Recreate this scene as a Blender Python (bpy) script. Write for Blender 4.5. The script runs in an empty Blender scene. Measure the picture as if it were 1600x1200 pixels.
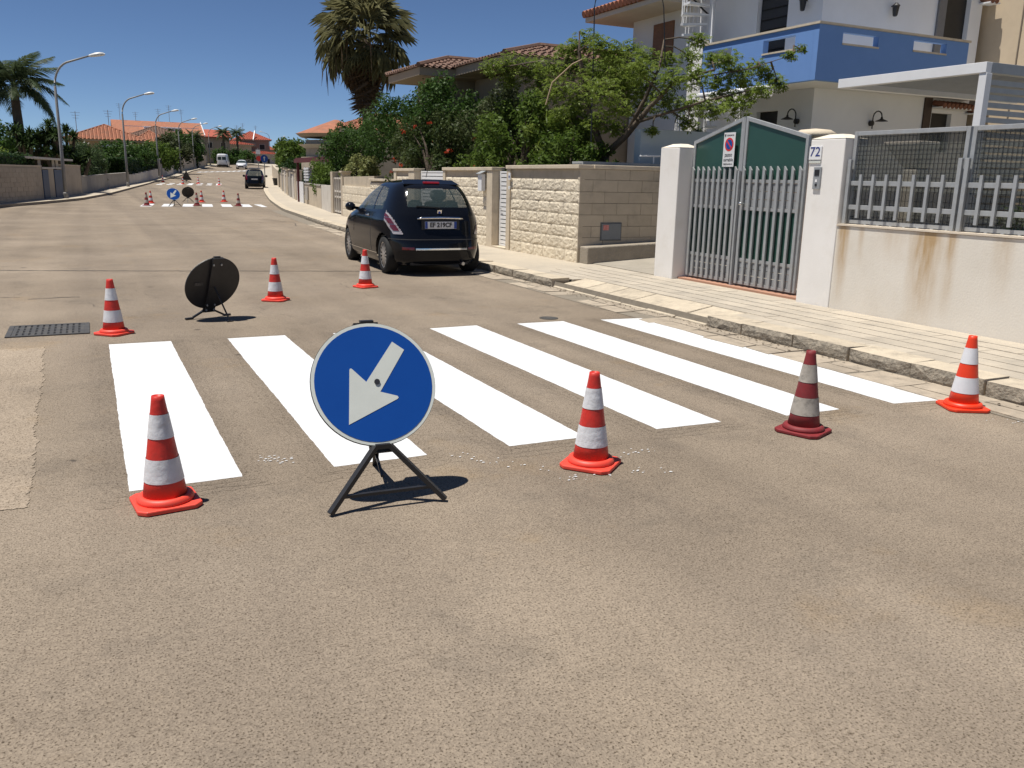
import bpy, bmesh, math, random
import numpy as np
from mathutils import Vector, Matrix
random.seed(7); RNG = np.random.default_rng(7)
R = math.radians
scn = bpy.context.scene
COL = scn.collection

# ------------------------------------------------------------------ camera
F_PX, PITCH, ROLL, CAM_H, YAW = 1327.25, 0.2361, -0.0215, 1.505, 0.4576
def cam_axes():
    cp, sp = math.cos(PITCH), math.sin(PITCH)
    f = np.array([0, cp, -sp]); r = np.array([1.0, 0, 0]); d = np.array([0, -sp, -cp])
    c, s = math.cos(ROLL), math.sin(ROLL)
    r2 = c*r + s*d; d2 = -s*r + c*d
    cy, sy = math.cos(YAW), math.sin(YAW)
    T = np.array([[cy, sy, 0], [-sy, cy, 0], [0, 0, 1]])
    return T @ r2, T @ d2, T @ f
_r, _d, _f = cam_axes()
cam = bpy.data.cameras.new('camera'); camo = bpy.data.objects.new('camera', cam); COL.objects.link(camo)
cam.sensor_width = 36; cam.lens = 36*F_PX/1600; cam.clip_start = .05; cam.clip_end = 3000
camo.matrix_world = Matrix(((_r[0], -_d[0], -_f[0], 0), (_r[1], -_d[1], -_f[1], 0), (_r[2], -_d[2], -_f[2], CAM_H), (0, 0, 0, 1)))
scn.camera = camo

# ------------------------------------------------------------------ sky, sun, exposure
SUN = Vector((-0.31, 0.06, 1.0)).normalized()
SUN_EL = math.asin(SUN.z); SUN_AZ = math.atan2(SUN.x, SUN.y)
w = bpy.data.worlds.new('World'); scn.world = w; w.use_nodes = True
nt = w.node_tree; bg = nt.nodes['Background']
sky = nt.nodes.new('ShaderNodeTexSky'); sky.sky_type = 'NISHITA'; sky.sun_disc = False
sky.sun_elevation = SUN_EL; sky.sun_rotation = SUN_AZ; sky.altitude = 0
sky.air_density = 0.5; sky.dust_density = 0.0; sky.ozone_density = 6.0
nt.links.new(sky.outputs[0], bg.inputs[0]); bg.inputs[1].default_value = 0.068
sl = bpy.data.lights.new('sun', 'SUN'); sl.energy = 4.6; sl.angle = R(.53); sl.color = (1, .955, .88)
so = bpy.data.objects.new('sun', sl); COL.objects.link(so)
so.rotation_euler = SUN.to_track_quat('Z', 'Y').to_euler(); so.location = (0, 0, 30)
vs = scn.view_settings; vs.view_transform = 'Standard'; vs.look = 'None'; vs.gamma = 1; vs.exposure = 0.38
vs.use_curve_mapping = False

# ------------------------------------------------------------------ helpers
def fast_mesh(name, V, F, smooth=False):
    V = np.asarray(V, np.float32).reshape(-1, 3); me = bpy.data.meshes.new(name)
    if isinstance(F, np.ndarray):
        n, k = F.shape; tot = np.full(n, k, np.int32); idx = F.ravel().astype(np.int32)
    else:
        tot = np.array([len(f) for f in F], np.int32); idx = np.array([i for f in F for i in f], np.int32)
    me.vertices.add(len(V)); me.vertices.foreach_set('co', V.ravel())
    me.loops.add(len(idx)); me.loops.foreach_set('vertex_index', idx)
    me.polygons.add(len(tot)); st = np.concatenate(([0], np.cumsum(tot)[:-1])).astype(np.int32)
    me.polygons.foreach_set('loop_start', st)
    try: me.polygons.foreach_set('loop_total', tot)
    except Exception: pass
    me.update(calc_edges=True); me.validate()
    me.polygons.foreach_set('use_smooth', np.full(len(me.polygons), bool(smooth)))
    return me

class MB:
    def __init__(s): s.V = []; s.F = []
    def add(s, V, F):
        b = len(s.V); s.V += [tuple(v) for v in V]; s.F += [tuple(i+b for i in f) for f in F]; return s
    def box(s, x0, x1, y0, y1, z0, z1):
        x0, x1 = min(x0, x1), max(x0, x1); y0, y1 = min(y0, y1), max(y0, y1); z0, z1 = min(z0, z1), max(z0, z1)
        return s.add([(x0,y0,z0),(x1,y0,z0),(x1,y1,z0),(x0,y1,z0),(x0,y0,z1),(x1,y0,z1),(x1,y1,z1),(x0,y1,z1)],
                     [(3,2,1,0),(4,5,6,7),(0,1,5,4),(1,2,6,5),(2,3,7,6),(3,0,4,7)])
    def hexa(s, P):   # 8 corners, bottom 4 then top 4 (ccw)
        return s.add(P, [(3,2,1,0),(4,5,6,7),(0,1,5,4),(1,2,6,5),(2,3,7,6),(3,0,4,7)])
    def bar(s, p0, p1, wd, hg, up=(0,0,1)):
        p0, p1 = Vector(p0), Vector(p1); d = (p1-p0).normalized(); u = Vector(up)
        sx = d.cross(u); sx = sx.normalized() if sx.length > 1e-6 else Vector((1,0,0)); u = sx.cross(d).normalized()
        P = []
        for p in (p0, p1):
            for a, b in ((-1,-1),(1,-1),(1,1),(-1,1)): P.append(p + sx*a*wd/2 + u*b*hg/2)
        return s.add(P, [(3,2,1,0),(4,5,6,7),(0,1,5,4),(1,2,6,5),(2,3,7,6),(3,0,4,7)])
    def tube(s, pts, rad, n=8, cap=True):
        pts = [Vector(p) for p in pts]
        if not hasattr(rad, '__len__'): rad = [rad]*len(pts)
        b = len(s.V); ref = Vector((0,0,1))
        for i, p in enumerate(pts):
            d = (pts[min(i+1, len(pts)-1)] - pts[max(i-1, 0)]).normalized()
            a = d.cross(ref)
            if a.length < .05: a = d.cross(Vector((1,0,0)))
            a.normalize(); c = d.cross(a)
            for k in range(n):
                t = 2*math.pi*k/n; s.V.append(tuple(p + (a*math.cos(t) + c*math.sin(t))*rad[i]))
        for i in range(len(pts)-1):
            for k in range(n):
                s.F.append((b+i*n+k, b+i*n+(k+1) % n, b+(i+1)*n+(k+1) % n, b+(i+1)*n+k))
        if cap:
            s.F.append(tuple(b+k for k in reversed(range(n)))); e = b+(len(pts)-1)*n; s.F.append(tuple(e+k for k in range(n)))
        return s
    def lathe(s, prof, n=24, c=(0,0,0), cap=True):
        b = len(s.V)
        for r, z in prof:
            for k in range(n):
                t = 2*math.pi*k/n; s.V.append((c[0]+r*math.cos(t), c[1]+r*math.sin(t), c[2]+z))
        for i in range(len(prof)-1):
            for k in range(n): s.F.append((b+i*n+k, b+i*n+(k+1) % n, b+(i+1)*n+(k+1) % n, b+(i+1)*n+k))
        if cap:
            s.F.append(tuple(b+k for k in reversed(range(n)))); e = b+(len(prof)-1)*n; s.F.append(tuple(e+k for k in range(n)))
        return s
    def prism(s, poly, o, ax, ay, thick):   # 2-D polygon on plane (o, ax, ay), extruded by thick along ax x ay
        o, ax, ay = Vector(o), Vector(ax), Vector(ay); nn = ax.cross(ay).normalized(); n = len(poly)
        A = [o + ax*x + ay*y for x, y in poly]; B = [p + nn*thick for p in A]
        F = [tuple(reversed(range(n))), tuple(range(n, 2*n))] + [(i, (i+1) % n, n+(i+1) % n, n+i) for i in range(n)]
        return s.add(A+B, F)
    def mesh(s, name, smooth=False): return fast_mesh(name, s.V, s.F, smooth)

def link(name, me, mat, parent=None, absolute=True, smooth_angle=None, bevel=0):
    o = bpy.data.objects.new(name, me); COL.objects.link(o)
    if mat is not None and not me.materials: me.materials.append(mat)
    if parent is not None:
        o.parent = parent
        if absolute and parent.parent is None: o.matrix_parent_inverse = parent.matrix_basis.inverted()
    if bevel:
        m = o.modifiers.new('bevel', 'BEVEL'); m.width = bevel; m.segments = 2; m.limit_method = 'ANGLE'; m.angle_limit = R(40)
    return o
def build(name, mb, mat, parent=None, absolute=True, smooth=False, bevel=0):
    return link(name, mb.mesh(name, smooth), mat, parent, absolute, bevel=bevel)
def tag(o, label, cat, group=None):
    o['label'] = label; o['category'] = cat
    if group: o['group'] = group
    return o
def struct(o, kind='structure'): o['kind'] = kind; return o
def thing(name, label, cat, loc=(0,0,0), rz=0, group=None):
    o = bpy.data.objects.new(name, None); o.empty_display_size = .1; COL.objects.link(o)
    o.location = loc; o.rotation_euler = (0, 0, rz)
    o.matrix_basis = Matrix.Translation(Vector(loc)) @ Matrix.Rotation(rz, 4, 'Z')
    return tag(o, label, cat, group)
def copy_tree(root, loc, rz, label, scale=1.0):
    r = root.copy(); COL.objects.link(r); r.location = loc; r.rotation_euler = (0, 0, rz); r.scale = (scale,)*3; r['label'] = label
    for ch in list(root.children):
        c = ch.copy(); COL.objects.link(c); c.parent = r
        for g in list(ch.children):
            d = g.copy(); COL.objects.link(d); d.parent = c
    return r
def inst(name, me, parent, loc, scale=(1,1,1), rot=(0,0,0)):
    o = bpy.data.objects.new(name, me); COL.objects.link(o); o.location = loc; o.scale = scale; o.rotation_euler = rot
    if parent is not None:
        o.parent = parent
        if parent.parent is None: o.matrix_parent_inverse = parent.matrix_basis.inverted()
    return o
def text_mesh(s, size, extrude=.001, bold=0.):
    cu = bpy.data.curves.new('t', 'FONT'); cu.body = s; cu.size = size; cu.extrude = extrude; cu.offset = bold; cu.align_x = 'CENTER'; cu.align_y = 'CENTER'; cu.resolution_u = 3
    o = bpy.data.objects.new('t', cu); COL.objects.link(o)
    dg = bpy.context.evaluated_depsgraph_get(); me = bpy.data.meshes.new_from_object(o.evaluated_get(dg))
    bpy.data.objects.remove(o); bpy.data.curves.remove(cu); return me
def put_text(name, s, size, mat, parent, o, ax, ay, sx=1.0, bold=0):
    me = text_mesh(s, size); ax, ay = Vector(ax), Vector(ay); n = ax.cross(ay)
    M = Matrix(((ax.x*sx, ay.x, n.x, o[0]), (ax.y*sx, ay.y, n.y, o[1]), (ax.z*sx, ay.z, n.z, o[2]), (0,0,0,1)))
    me.transform(M); me.materials.clear()
    return link(name, me, mat, parent)

# ------------------------------------------------------------------ materials
MATS = {}
def M(name, c1, c2=None, rough=.7, scale=6., detail=6., bump=0., bscale=80., metal=0., spec=.5, rand=0., stretch=(1,1,1),
      grime=None, gscale=1.3, gamount=.5, coat=0., trans=0., alpha=1.):
    if name in MATS: return MATS[name]
    m = bpy.data.materials.new(name); m.use_nodes = True; N = m.node_tree.nodes; L = m.node_tree.links
    b = N['Principled BSDF']; b.inputs['Roughness'].default_value = rough; b.inputs['Metallic'].default_value = metal
    b.inputs['Specular IOR Level'].default_value = spec
    if coat: b.inputs['Coat Weight'].default_value = coat; b.inputs['Coat Roughness'].default_value = .03
    if trans: b.inputs['Transmission Weight'].default_value = trans
    if alpha < 1: b.inputs['Alpha'].default_value = alpha
    geo = N.new('ShaderNodeNewGeometry'); mp = N.new('ShaderNodeMapping'); mp.inputs['Scale'].default_value = stretch
    L.new(geo.outputs['Position'], mp.inputs['Vector'])
    c2 = c2 or tuple(x*.8 for x in c1)
    nz = N.new('ShaderNodeTexNoise'); nz.inputs['Scale'].default_value = scale; nz.inputs['Detail'].default_value = detail
    nz.inputs['Roughness'].default_value = .65
    L.new(mp.outputs[0], nz.inputs['Vector'])
    rp = N.new('ShaderNodeValToRGB'); rp.color_ramp.elements[0].position = .3; rp.color_ramp.elements[1].position = .7
    rp.color_ramp.elements[0].color = (*c1, 1); rp.color_ramp.elements[1].color = (*c2, 1)
    L.new(nz.outputs['Fac'], rp.inputs[0]); out = rp.outputs[0]
    if grime:
        n2 = N.new('ShaderNodeTexNoise'); n2.inputs['Scale'].default_value = gscale; n2.inputs['Detail'].default_value = 8; n2.inputs['Roughness'].default_value = .7
        L.new(geo.outputs['Position'], n2.inputs['Vector'])
        r2 = N.new('ShaderNodeValToRGB'); r2.color_ramp.elements[0].position = .5; r2.color_ramp.elements[1].position = .72
        r2.color_ramp.elements[0].color = (0,0,0,1); r2.color_ramp.elements[1].color = (gamount,)*3 + (1,)
        L.new(n2.outputs['Fac'], r2.inputs[0])
        mx = N.new('ShaderNodeMix'); mx.data_type = 'RGBA'; L.new(r2.outputs[0], mx.inputs['Factor']); L.new(out, mx.inputs['A']); mx.inputs['B'].default_value = (*grime, 1)
        out = mx.outputs['Result']
    if rand:
        oi = N.new('ShaderNodeObjectInfo'); mr = N.new('ShaderNodeMapRange'); mr.inputs['To Min'].default_value = 1-rand; mr.inputs['To Max'].default_value = 1+rand
        L.new(oi.outputs['Random'], mr.inputs['Value'])
        hs = N.new('ShaderNodeHueSaturation'); L.new(mr.outputs[0], hs.inputs['Value']); L.new(out, hs.inputs['Color']); out = hs.outputs[0]
    L.new(out, b.inputs['Base Color'])
    if bump:
        n3 = N.new('ShaderNodeTexNoise'); n3.inputs['Scale'].default_value = bscale; n3.inputs['Detail'].default_value = 5
        L.new(mp.outputs[0], n3.inputs['Vector']); bp = N.new('ShaderNodeBump'); bp.inputs['Strength'].default_value = min(1, bump); bp.inputs['Distance'].default_value = .6/bscale
        L.new(n3.outputs['Fac'], bp.inputs['Height']); L.new(bp.outputs[0], b.inputs['Normal'])
    MATS[name] = m; return m
def leaf_mat(name, c1, c2, scale=2.2, rough=.5, tl=.3):
    m = bpy.data.materials.new(name); m.use_nodes = True; N = m.node_tree.nodes; L = m.node_tree.links
    b = N['Principled BSDF']; b.inputs['Roughness'].default_value = rough; b.inputs['Specular IOR Level'].default_value = .16
    geo = N.new('ShaderNodeNewGeometry'); nz = N.new('ShaderNodeTexNoise'); nz.inputs['Scale'].default_value = scale; nz.inputs['Detail'].default_value = 8; nz.inputs['Roughness'].default_value = .8
    L.new(geo.outputs['Position'], nz.inputs['Vector'])
    rp = N.new('ShaderNodeValToRGB'); rp.color_ramp.elements[0].position = .32; rp.color_ramp.elements[1].position = .68
    rp.color_ramp.elements[0].color = (*c1, 1); rp.color_ramp.elements[1].color = (*c2, 1); L.new(nz.outputs['Fac'], rp.inputs[0])
    ri = N.new('ShaderNodeMapRange'); ri.inputs['To Min'].default_value = .75; ri.inputs['To Max'].default_value = 1.25
    L.new(geo.outputs['Random Per Island'], ri.inputs['Value'])
    hs = N.new('ShaderNodeHueSaturation'); L.new(ri.outputs[0], hs.inputs['Value']); L.new(rp.outputs[0], hs.inputs['Color'])
    L.new(hs.outputs[0], b.inputs['Base Color'])
    t = N.new('ShaderNodeBsdfTranslucent'); L.new(hs.outputs[0], t.inputs['Color'])
    mx = N.new('ShaderNodeMixShader'); mx.inputs[0].default_value = tl; L.new(b.outputs[0], mx.inputs[1]); L.new(t.outputs[0], mx.inputs[2])
    L.new(mx.outputs[0], N['Material Output'].inputs['Surface']); MATS[name] = m; return m

def asphalt(nm='asphalt', k=1.0):
    m = bpy.data.materials.new(nm); m.use_nodes = True; N = m.node_tree.nodes; L = m.node_tree.links; b = N['Principled BSDF']
    b.inputs['Roughness'].default_value = .85; b.inputs['Specular IOR Level'].default_value = .25
    geo = N.new('ShaderNodeNewGeometry')
    def noise(scale, det=4, rgh=.6, st=None):
        n = N.new('ShaderNodeTexNoise'); n.inputs['Scale'].default_value = scale; n.inputs['Detail'].default_value = det; n.inputs['Roughness'].default_value = rgh
        if st:
            mp = N.new('ShaderNodeMapping'); mp.inputs['Scale'].default_value = st; L.new(geo.outputs['Position'], mp.inputs['Vector']); L.new(mp.outputs[0], n.inputs['Vector'])
        else: L.new(geo.outputs['Position'], n.inputs['Vector'])
        return n.outputs['Fac']
    def ramp(fac, p0, c0, p1, c1):
        r = N.new('ShaderNodeValToRGB'); e = r.color_ramp.elements; e[0].position = p0; e[1].position = p1; e[0].color = (*c0, 1); e[1].color = (*c1, 1)
        L.new(fac, r.inputs[0]); return r.outputs[0]
    def mul(a, bcol, fac=1.0):
        x = N.new('ShaderNodeMix'); x.data_type = 'RGBA'; x.blend_type = 'MULTIPLY'; x.inputs['Factor'].default_value = fac
        L.new(a, x.inputs['A']); L.new(bcol, x.inputs['B']); return x.outputs['Result']
    base = ramp(noise(.45, 7, .6), .3, (.204, .164, .123), .72, (.296, .243, .187))
    tr = ramp(noise(1.0, 3, .5, (1.1, .03, 1)), .3, (.79, .79, .80), .7, (1.10, 1.10, 1.09)); col = mul(base, tr)
    st = ramp(noise(1.4, 9, .75), .52, (1, 1, 1), .76, (.68, .69, .71)); col = mul(col, st)
    yl = ramp(noise(.8, 5, .7), .58, (1, 1, 1), .75, (1.08, 1.0, .86)); col = mul(col, yl)
    vo = N.new('ShaderNodeTexVoronoi'); vo.inputs['Scale'].default_value = 115; vo.inputs['Randomness'].default_value = 1; L.new(geo.outputs['Position'], vo.inputs['Vector'])
    sx = N.new('ShaderNodeSeparateColor'); L.new(vo.outputs['Color'], sx.inputs[0])
    ag = ramp(sx.outputs[0], .0, (.84, .835, .83), 1., (1.13, 1.13, 1.12)); col = mul(col, ag)
    pit = ramp(noise(125, 2, .55), .33, (.34, .31, .27), .46, (1.05, 1.05, 1.05)); col = mul(col, pit)
    pit2 = ramp(noise(34, 5, .75), .31, (.58, .55, .52), .43, (1.02, 1.02, 1.02)); col = mul(col, pit2)
    tar = ramp(noise(3.6, 3, .5), .235, (.42, .43, .45), .26, (1, 1, 1)); col = mul(col, tar)
    if k != 1:
        kk = N.new('ShaderNodeMix'); kk.data_type = 'RGBA'; kk.blend_type = 'MULTIPLY'; kk.inputs['Factor'].default_value = 1; L.new(col, kk.inputs['A']); kk.inputs['B'].default_value = (k, k, k, 1); col = kk.outputs['Result']
    v2 = N.new('ShaderNodeTexVoronoi'); v2.inputs['Scale'].default_value = 1.25; nd = N.new('ShaderNodeTexNoise'); nd.inputs['Scale'].default_value = 22; vm = N.new('ShaderNodeVectorMath'); vm.operation = 'MULTIPLY_ADD'; vm.inputs[1].default_value = (.07,.07,.0)
    L.new(geo.outputs['Position'], nd.inputs['Vector']); L.new(nd.outputs['Color'], vm.inputs[0]); L.new(geo.outputs['Position'], vm.inputs[2]); L.new(vm.outputs[0], v2.inputs['Vector'])
    col = mul(col, ramp(v2.outputs['Distance'], .028, (.50, .50, .51), .055, (1, 1, 1)))
    L.new(col, b.inputs['Base Color'])
    bp = N.new('ShaderNodeBump'); bp.inputs['Strength'].default_value = .45; bp.inputs['Distance'].default_value = .006
    ad = N.new('ShaderNodeMath'); ad.operation = 'ADD'; L.new(noise(95, 3, .6), ad.inputs[0]); L.new(vo.outputs['Distance'], ad.inputs[1])
    L.new(ad.outputs[0], bp.inputs['Height']); L.new(bp.outputs[0], b.inputs['Normal']); return m
ASPH = asphalt(); WORN = asphalt('asphalt_faded', 1.26); ASPHD = [asphalt('asphalt_sealed_%d' % i, k) for i, k in enumerate((.965,.93,.895))]
PAINT = M('road_paint', (.70,.71,.72), (.64,.65,.66), rough=.6, scale=45, bump=.6, bscale=95, grime=(.44,.41,.37), gscale=24, gamount=.4)
WORN_OLD = M('worn_road_paint', (.355,.295,.23), (.31,.26,.20), rough=.8, scale=5, bump=.4, bscale=90, grime=(.22,.18,.14), gscale=5, gamount=.6)
SLAB = M('paving', (.47,.41,.325), (.39,.345,.28), rough=.85, scale=3, bump=.4, bscale=60, rand=.06, grime=(.27,.24,.2), gscale=2.2, gamount=.6)
PAVE = M('pavement_concrete', (.46,.40,.315), (.40,.35,.275), rough=.85, scale=2, bump=.4, bscale=70, grime=(.27,.24,.2), gscale=1.1, gamount=.55)
JOINT = M('joint_dirt', (.25,.215,.17), (.17,.145,.11), rough=.95, scale=9)
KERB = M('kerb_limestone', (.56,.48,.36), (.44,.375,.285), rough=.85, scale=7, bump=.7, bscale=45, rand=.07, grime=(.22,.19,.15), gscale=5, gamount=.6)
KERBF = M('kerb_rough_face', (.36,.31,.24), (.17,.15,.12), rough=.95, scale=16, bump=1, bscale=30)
GUT = M('gutter_stone', (.43,.36,.275), (.31,.26,.2), rough=.9, scale=5, bump=.6, bscale=50, rand=.12, grime=(.16,.14,.11), gscale=6, gamount=.6)
EARTH = M('dry_earth', (.24,.20,.13), (.17,.15,.09), rough=1, scale=.6, bump=.4, bscale=20)
ROCKF = M('split_limestone', (.80,.71,.555), (.62,.535,.40), rough=.9, scale=22, bump=1., bscale=55, rand=.07, grime=(.38,.33,.26), gscale=4, gamount=.5)
SMOOTHB = M('sawn_stone', (.50,.425,.32), (.43,.365,.275), rough=.85, scale=4, bump=.25, bscale=60, rand=.06, grime=(.26,.23,.18), gscale=2, gamount=.4)
MORTAR = M('mortar', (.27,.235,.18), (.22,.19,.15), rough=.95, scale=10)
COPE = M('coping_stone', (.62,.53,.40), (.53,.45,.34), rough=.8, scale=5, bump=.3, bscale=60, grime=(.3,.26,.2), gscale=3, gamount=.5)
WHITEW = M('white_plaster', (.80,.775,.74), (.74,.715,.675), rough=.85, scale=1.5, bump=.12, bscale=60, grime=(.6,.55,.46), gscale=1.6, gamount=.4)
def stained():
    m = M('stained_plaster', (.70,.655,.58), (.64,.595,.52), rough=.88, scale=1.2, bump=.14, bscale=45, grime=(.56,.5,.41), gscale=1.4, gamount=.5)
    N = m.node_tree.nodes; L = m.node_tree.links; b = N['Principled BSDF']; src = b.inputs['Base Color'].links[0].from_socket
    geo = N.new('ShaderNodeNewGeometry'); sp = N.new('ShaderNodeSeparateXYZ'); L.new(geo.outputs['Position'], sp.inputs[0])
    cur = src
    for yc, wd, zlo, amt in ((7.07, .10, .15, 1.3), (5.98, .24, .05, 1.25), (5.70, .09, .2, .9), (6.82, .06, .6, .5), (5.15, .14, .4, .45), (6.4, .3, .7, .35)):
        nz = N.new('ShaderNodeTexNoise'); nz.inputs['Scale'].default_value = 9; nz.inputs['Detail'].default_value = 5
        mp = N.new('ShaderNodeMapping'); mp.inputs['Scale'].default_value = (1, 2.2, .35); L.new(geo.outputs['Position'], mp.inputs[0]); L.new(mp.outputs[0], nz.inputs['Vector'])
        d = N.new('ShaderNodeMath'); d.operation = 'SUBTRACT'; L.new(sp.outputs[1], d.inputs[0]); d.inputs[1].default_value = yc
        a = N.new('ShaderNodeMath'); a.operation = 'ABSOLUTE'; L.new(d.outputs[0], a.inputs[0])
        mr = N.new('ShaderNodeMapRange'); mr.inputs['From Min'].default_value = wd; mr.inputs['From Max'].default_value = wd*.25; L.new(a.outputs[0], mr.inputs[0])
        mz = N.new('ShaderNodeMapRange'); mz.inputs['From Min'].default_value = zlo; mz.inputs['From Max'].default_value = 1.0; L.new(sp.outputs[2], mz.inputs[0])
        p1 = N.new('ShaderNodeMath'); p1.operation = 'MULTIPLY'; L.new(mr.outputs[0], p1.inputs[0]); L.new(mz.outputs[0], p1.inputs[1])
        p2 = N.new('ShaderNodeMath'); p2.operation = 'MULTIPLY'; L.new(p1.outputs[0], p2.inputs[0]); L.new(nz.outputs['Fac'], p2.inputs[1])
        p3 = N.new('ShaderNodeMath'); p3.operation = 'MULTIPLY'; L.new(p2.outputs[0], p3.inputs[0]); p3.inputs[1].default_value = amt*1.5; p3.use_clamp = True
        mx = N.new('ShaderNodeMix'); mx.data_type = 'RGBA'; L.new(p3.outputs[0], mx.inputs['Factor']); L.new(cur, mx.inputs['A']); mx.inputs['B'].default_value = (.42, .29, .155, 1)
        cur = mx.outputs['Result']
    L.new(cur, b.inputs['Base Color']); return m
STAIN = stained()
GALV = M('galvanised_steel', (.42,.435,.44), (.35,.36,.365), rough=.5, metal=.35, scale=12, grime=(.33,.29,.22), gscale=7, gamount=.3)
GALVD = M('weathered_sheet_steel', (.36,.375,.385), (.30,.315,.325), rough=.55, metal=.3, scale=6, grime=(.30,.28,.24), gscale=5, gamount=.3)
GREENP = M('green_panel', (.026,.075,.058), (.020,.060,.047), rough=.32, scale=1.5, spec=.5)
NET = M('shade_net', (.085,.095,.082), (.11,.115,.10), rough=.9, scale=8, alpha=.5)
BLACKM = M('black_painted_steel', (.012,.012,.014), (.02,.02,.022), rough=.45, scale=20)
DARK = M('dark_opening', (.012,.011,.010), (.02,.018,.016), rough=.6, scale=5)
WHITEP = M('white_paint_metal', (.78,.78,.78), (.72,.72,.72), rough=.45, scale=4)
RED = M('cone_red', (.62,.030,.018), (.52,.024,.014), rough=.5, scale=14, grime=(.27,.055,.04), gscale=13, gamount=.55, bump=.15, bscale=30)
REDB = M('cone_base_red', (.80,.075,.045), (.72,.06,.035), rough=.5, scale=12, grime=(.45,.08,.05), gscale=9, gamount=.4)
REDO = M('cone_orange_red', (.78,.050,.012), (.72,.042,.010), rough=.45, scale=14)
REDD = M('cone_faded_red', (.24,.018,.022), (.17,.014,.016), rough=.65, scale=14, grime=(.12,.04,.04), gscale=11, gamount=.6)
WBAND = M('white_sleeve', (.70,.70,.715), (.63,.63,.64), rough=.4, scale=10, grime=(.40,.37,.34), gscale=16, gamount=.5, bump=.2, bscale=28)
WBANDD = M('dirty_white_sleeve', (.46,.42,.36), (.30,.27,.23), rough=.7, scale=12, grime=(.12,.11,.1), gscale=16, gamount=.8)
BLUE = M('sign_blue', (.004,.055,.27), (.005,.062,.29), rough=.35, scale=5)
SIGNW = M('sign_white', (.60,.62,.57), (.55,.57,.52), rough=.4, scale=7)
SIGNR = M('sign_red', (.60,.03,.02), (.55,.03,.02), rough=.4)
INK = M('sign_ink', (.02,.02,.025), rough=.5)
NUMB = M('number_blue', (.02,.035,.22), rough=.3)
TILEB = M('brown_roof_tile', (.20,.105,.07), (.115,.07,.055), rough=.85, scale=7, grime=(.3,.24,.17), gscale=9, gamount=.5)
TILEO = M('orange_roof_tile', (.40,.15,.08), (.25,.105,.06), rough=.85, scale=2.5, grime=(.20,.13,.09), gscale=.9, gamount=.7)
TILER = M('red_roof_tile', (.40,.09,.05), (.30,.08,.05), rough=.85, scale=2)
BARK = M('bark', (.12,.09,.062), (.065,.05,.037), rough=.95, scale=14, bump=.8, bscale=25)
PBARK = M('palm_bark', (.16,.12,.09), (.09,.07,.052), rough=.95, scale=11, bump=.8, bscale=20, stretch=(1,1,4))

# ================================================================== THE SETTING
PY = [-60,25,45,60,73,86,110,138,165,200,260,600,1500]; PZ = [0,0,0,.08,.27,.45,.98,1.75,2.7,3.7,5.0,9.,14.]
def zg(Y): return float(np.interp(Y, PY, PZ))
LY = [-60,20,39.5,49.3,61.4,91.4,110,137,169,200,240,300,420]; LX = [-7.5,-6.3,-3.2,-.35,1.55,6.0,9.7,14.2,21.5,30,43,66,120]
RY = [-60,14,19,23.6,27.4,37,50,66.8,81.3,120,147,180,215,250,300,420]; RX = [5.91,5.91,6.03,6.28,6.5,7.3,9.15,11.84,14.4,20.3,25.5,34.5,46,58,78,130]
WY = [-60,20,41,47.5,56,67,78,102,133,165,200]; WX = [-8.5,-7.2,-3.3,-1.9,-.35,1.2,3.1,7.2,12.3,19.6,28.4]
def XL(Y): return float(np.interp(Y, LY, LX))
def XR(Y): return float(np.interp(Y, RY, RX))
def XLW(Y): return float(np.interp(Y, WY, WX))
VY = [-60,22,30.6,33,37.8,44.4,51,74,100,121,160]; VX = [7.6,7.6,8.1,8.3,9.0,9.8,10.7,14.4,18.9,22.6,31]
def XRW(Y): return float(np.interp(Y, VY, VX))
YS = sorted(set([-40,-20,-10,0] + list(range(2, 60, 2)) + list(range(60, 240, 4)) + [260,300,360,420]))
def strip(xa, xb, za, zb, ys, nx=1):
    V = []; F = []
    for y in ys:
        a, b_ = xa(y), xb(y)
        for k in range(nx+1):
            t = k/nx; V.append((a+(b_-a)*t, y, zg(y)+za+(zb-za)*t))
    n = nx+1
    for i in range(len(ys)-1):
        for k in range(nx): F.append((i*n+k, i*n+k+1, (i+1)*n+k+1, (i+1)*n+k))
    m = MB(); m.V = V; m.F = F; return m
# terrain sheet to the horizon
gys = [-60,-30,0,25,45,60,73,86,110,138,165,200,260,400,600,1000,1500]
g = strip(lambda y: -1200, lambda y: 1400, -.012, -.012, gys, 12); struct(build('ground', g, EARTH))
road = struct(build('road', strip(XL, XR, 0, 0, YS, 4), ASPH))

def rag_strip(c, jag=.006, step=.02):   # corners far-left, far-right, near-right, near-left with ragged painted edges
    P = []
    for i in range(4):
        a, b_ = Vector(c[i]), Vector(c[(i+1) % 4]); n = max(2, int((b_-a).length/step)); nn = Vector((-(b_-a).y, (b_-a).x, 0)).normalized()
        ph = [random.random()*6.28 for _ in range(4)]
        for k in range(n):
            u = (b_-a).length*k/n; wob = .45*math.sin(u*3.1+ph[0])+.35*math.sin(u*11+ph[1])+.3*math.sin(u*31+ph[2])+random.gauss(0,.3)
            P.append(a + (b_-a)*(k/n) + nn*jag*wob*(0 if k == 0 else 1))
    return P
def paint(name, corners, mat, z=.004, jag=.0028):
    c = [(x, y, 0) for x, y in corners]; P = rag_strip(c, jag); mb = MB(); mb.V = [(p.x, p.y, zg(p.y)+z) for p in P]; mb.F = [tuple(reversed(range(len(P))))]
    return build(name, mb, mat, road)
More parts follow.
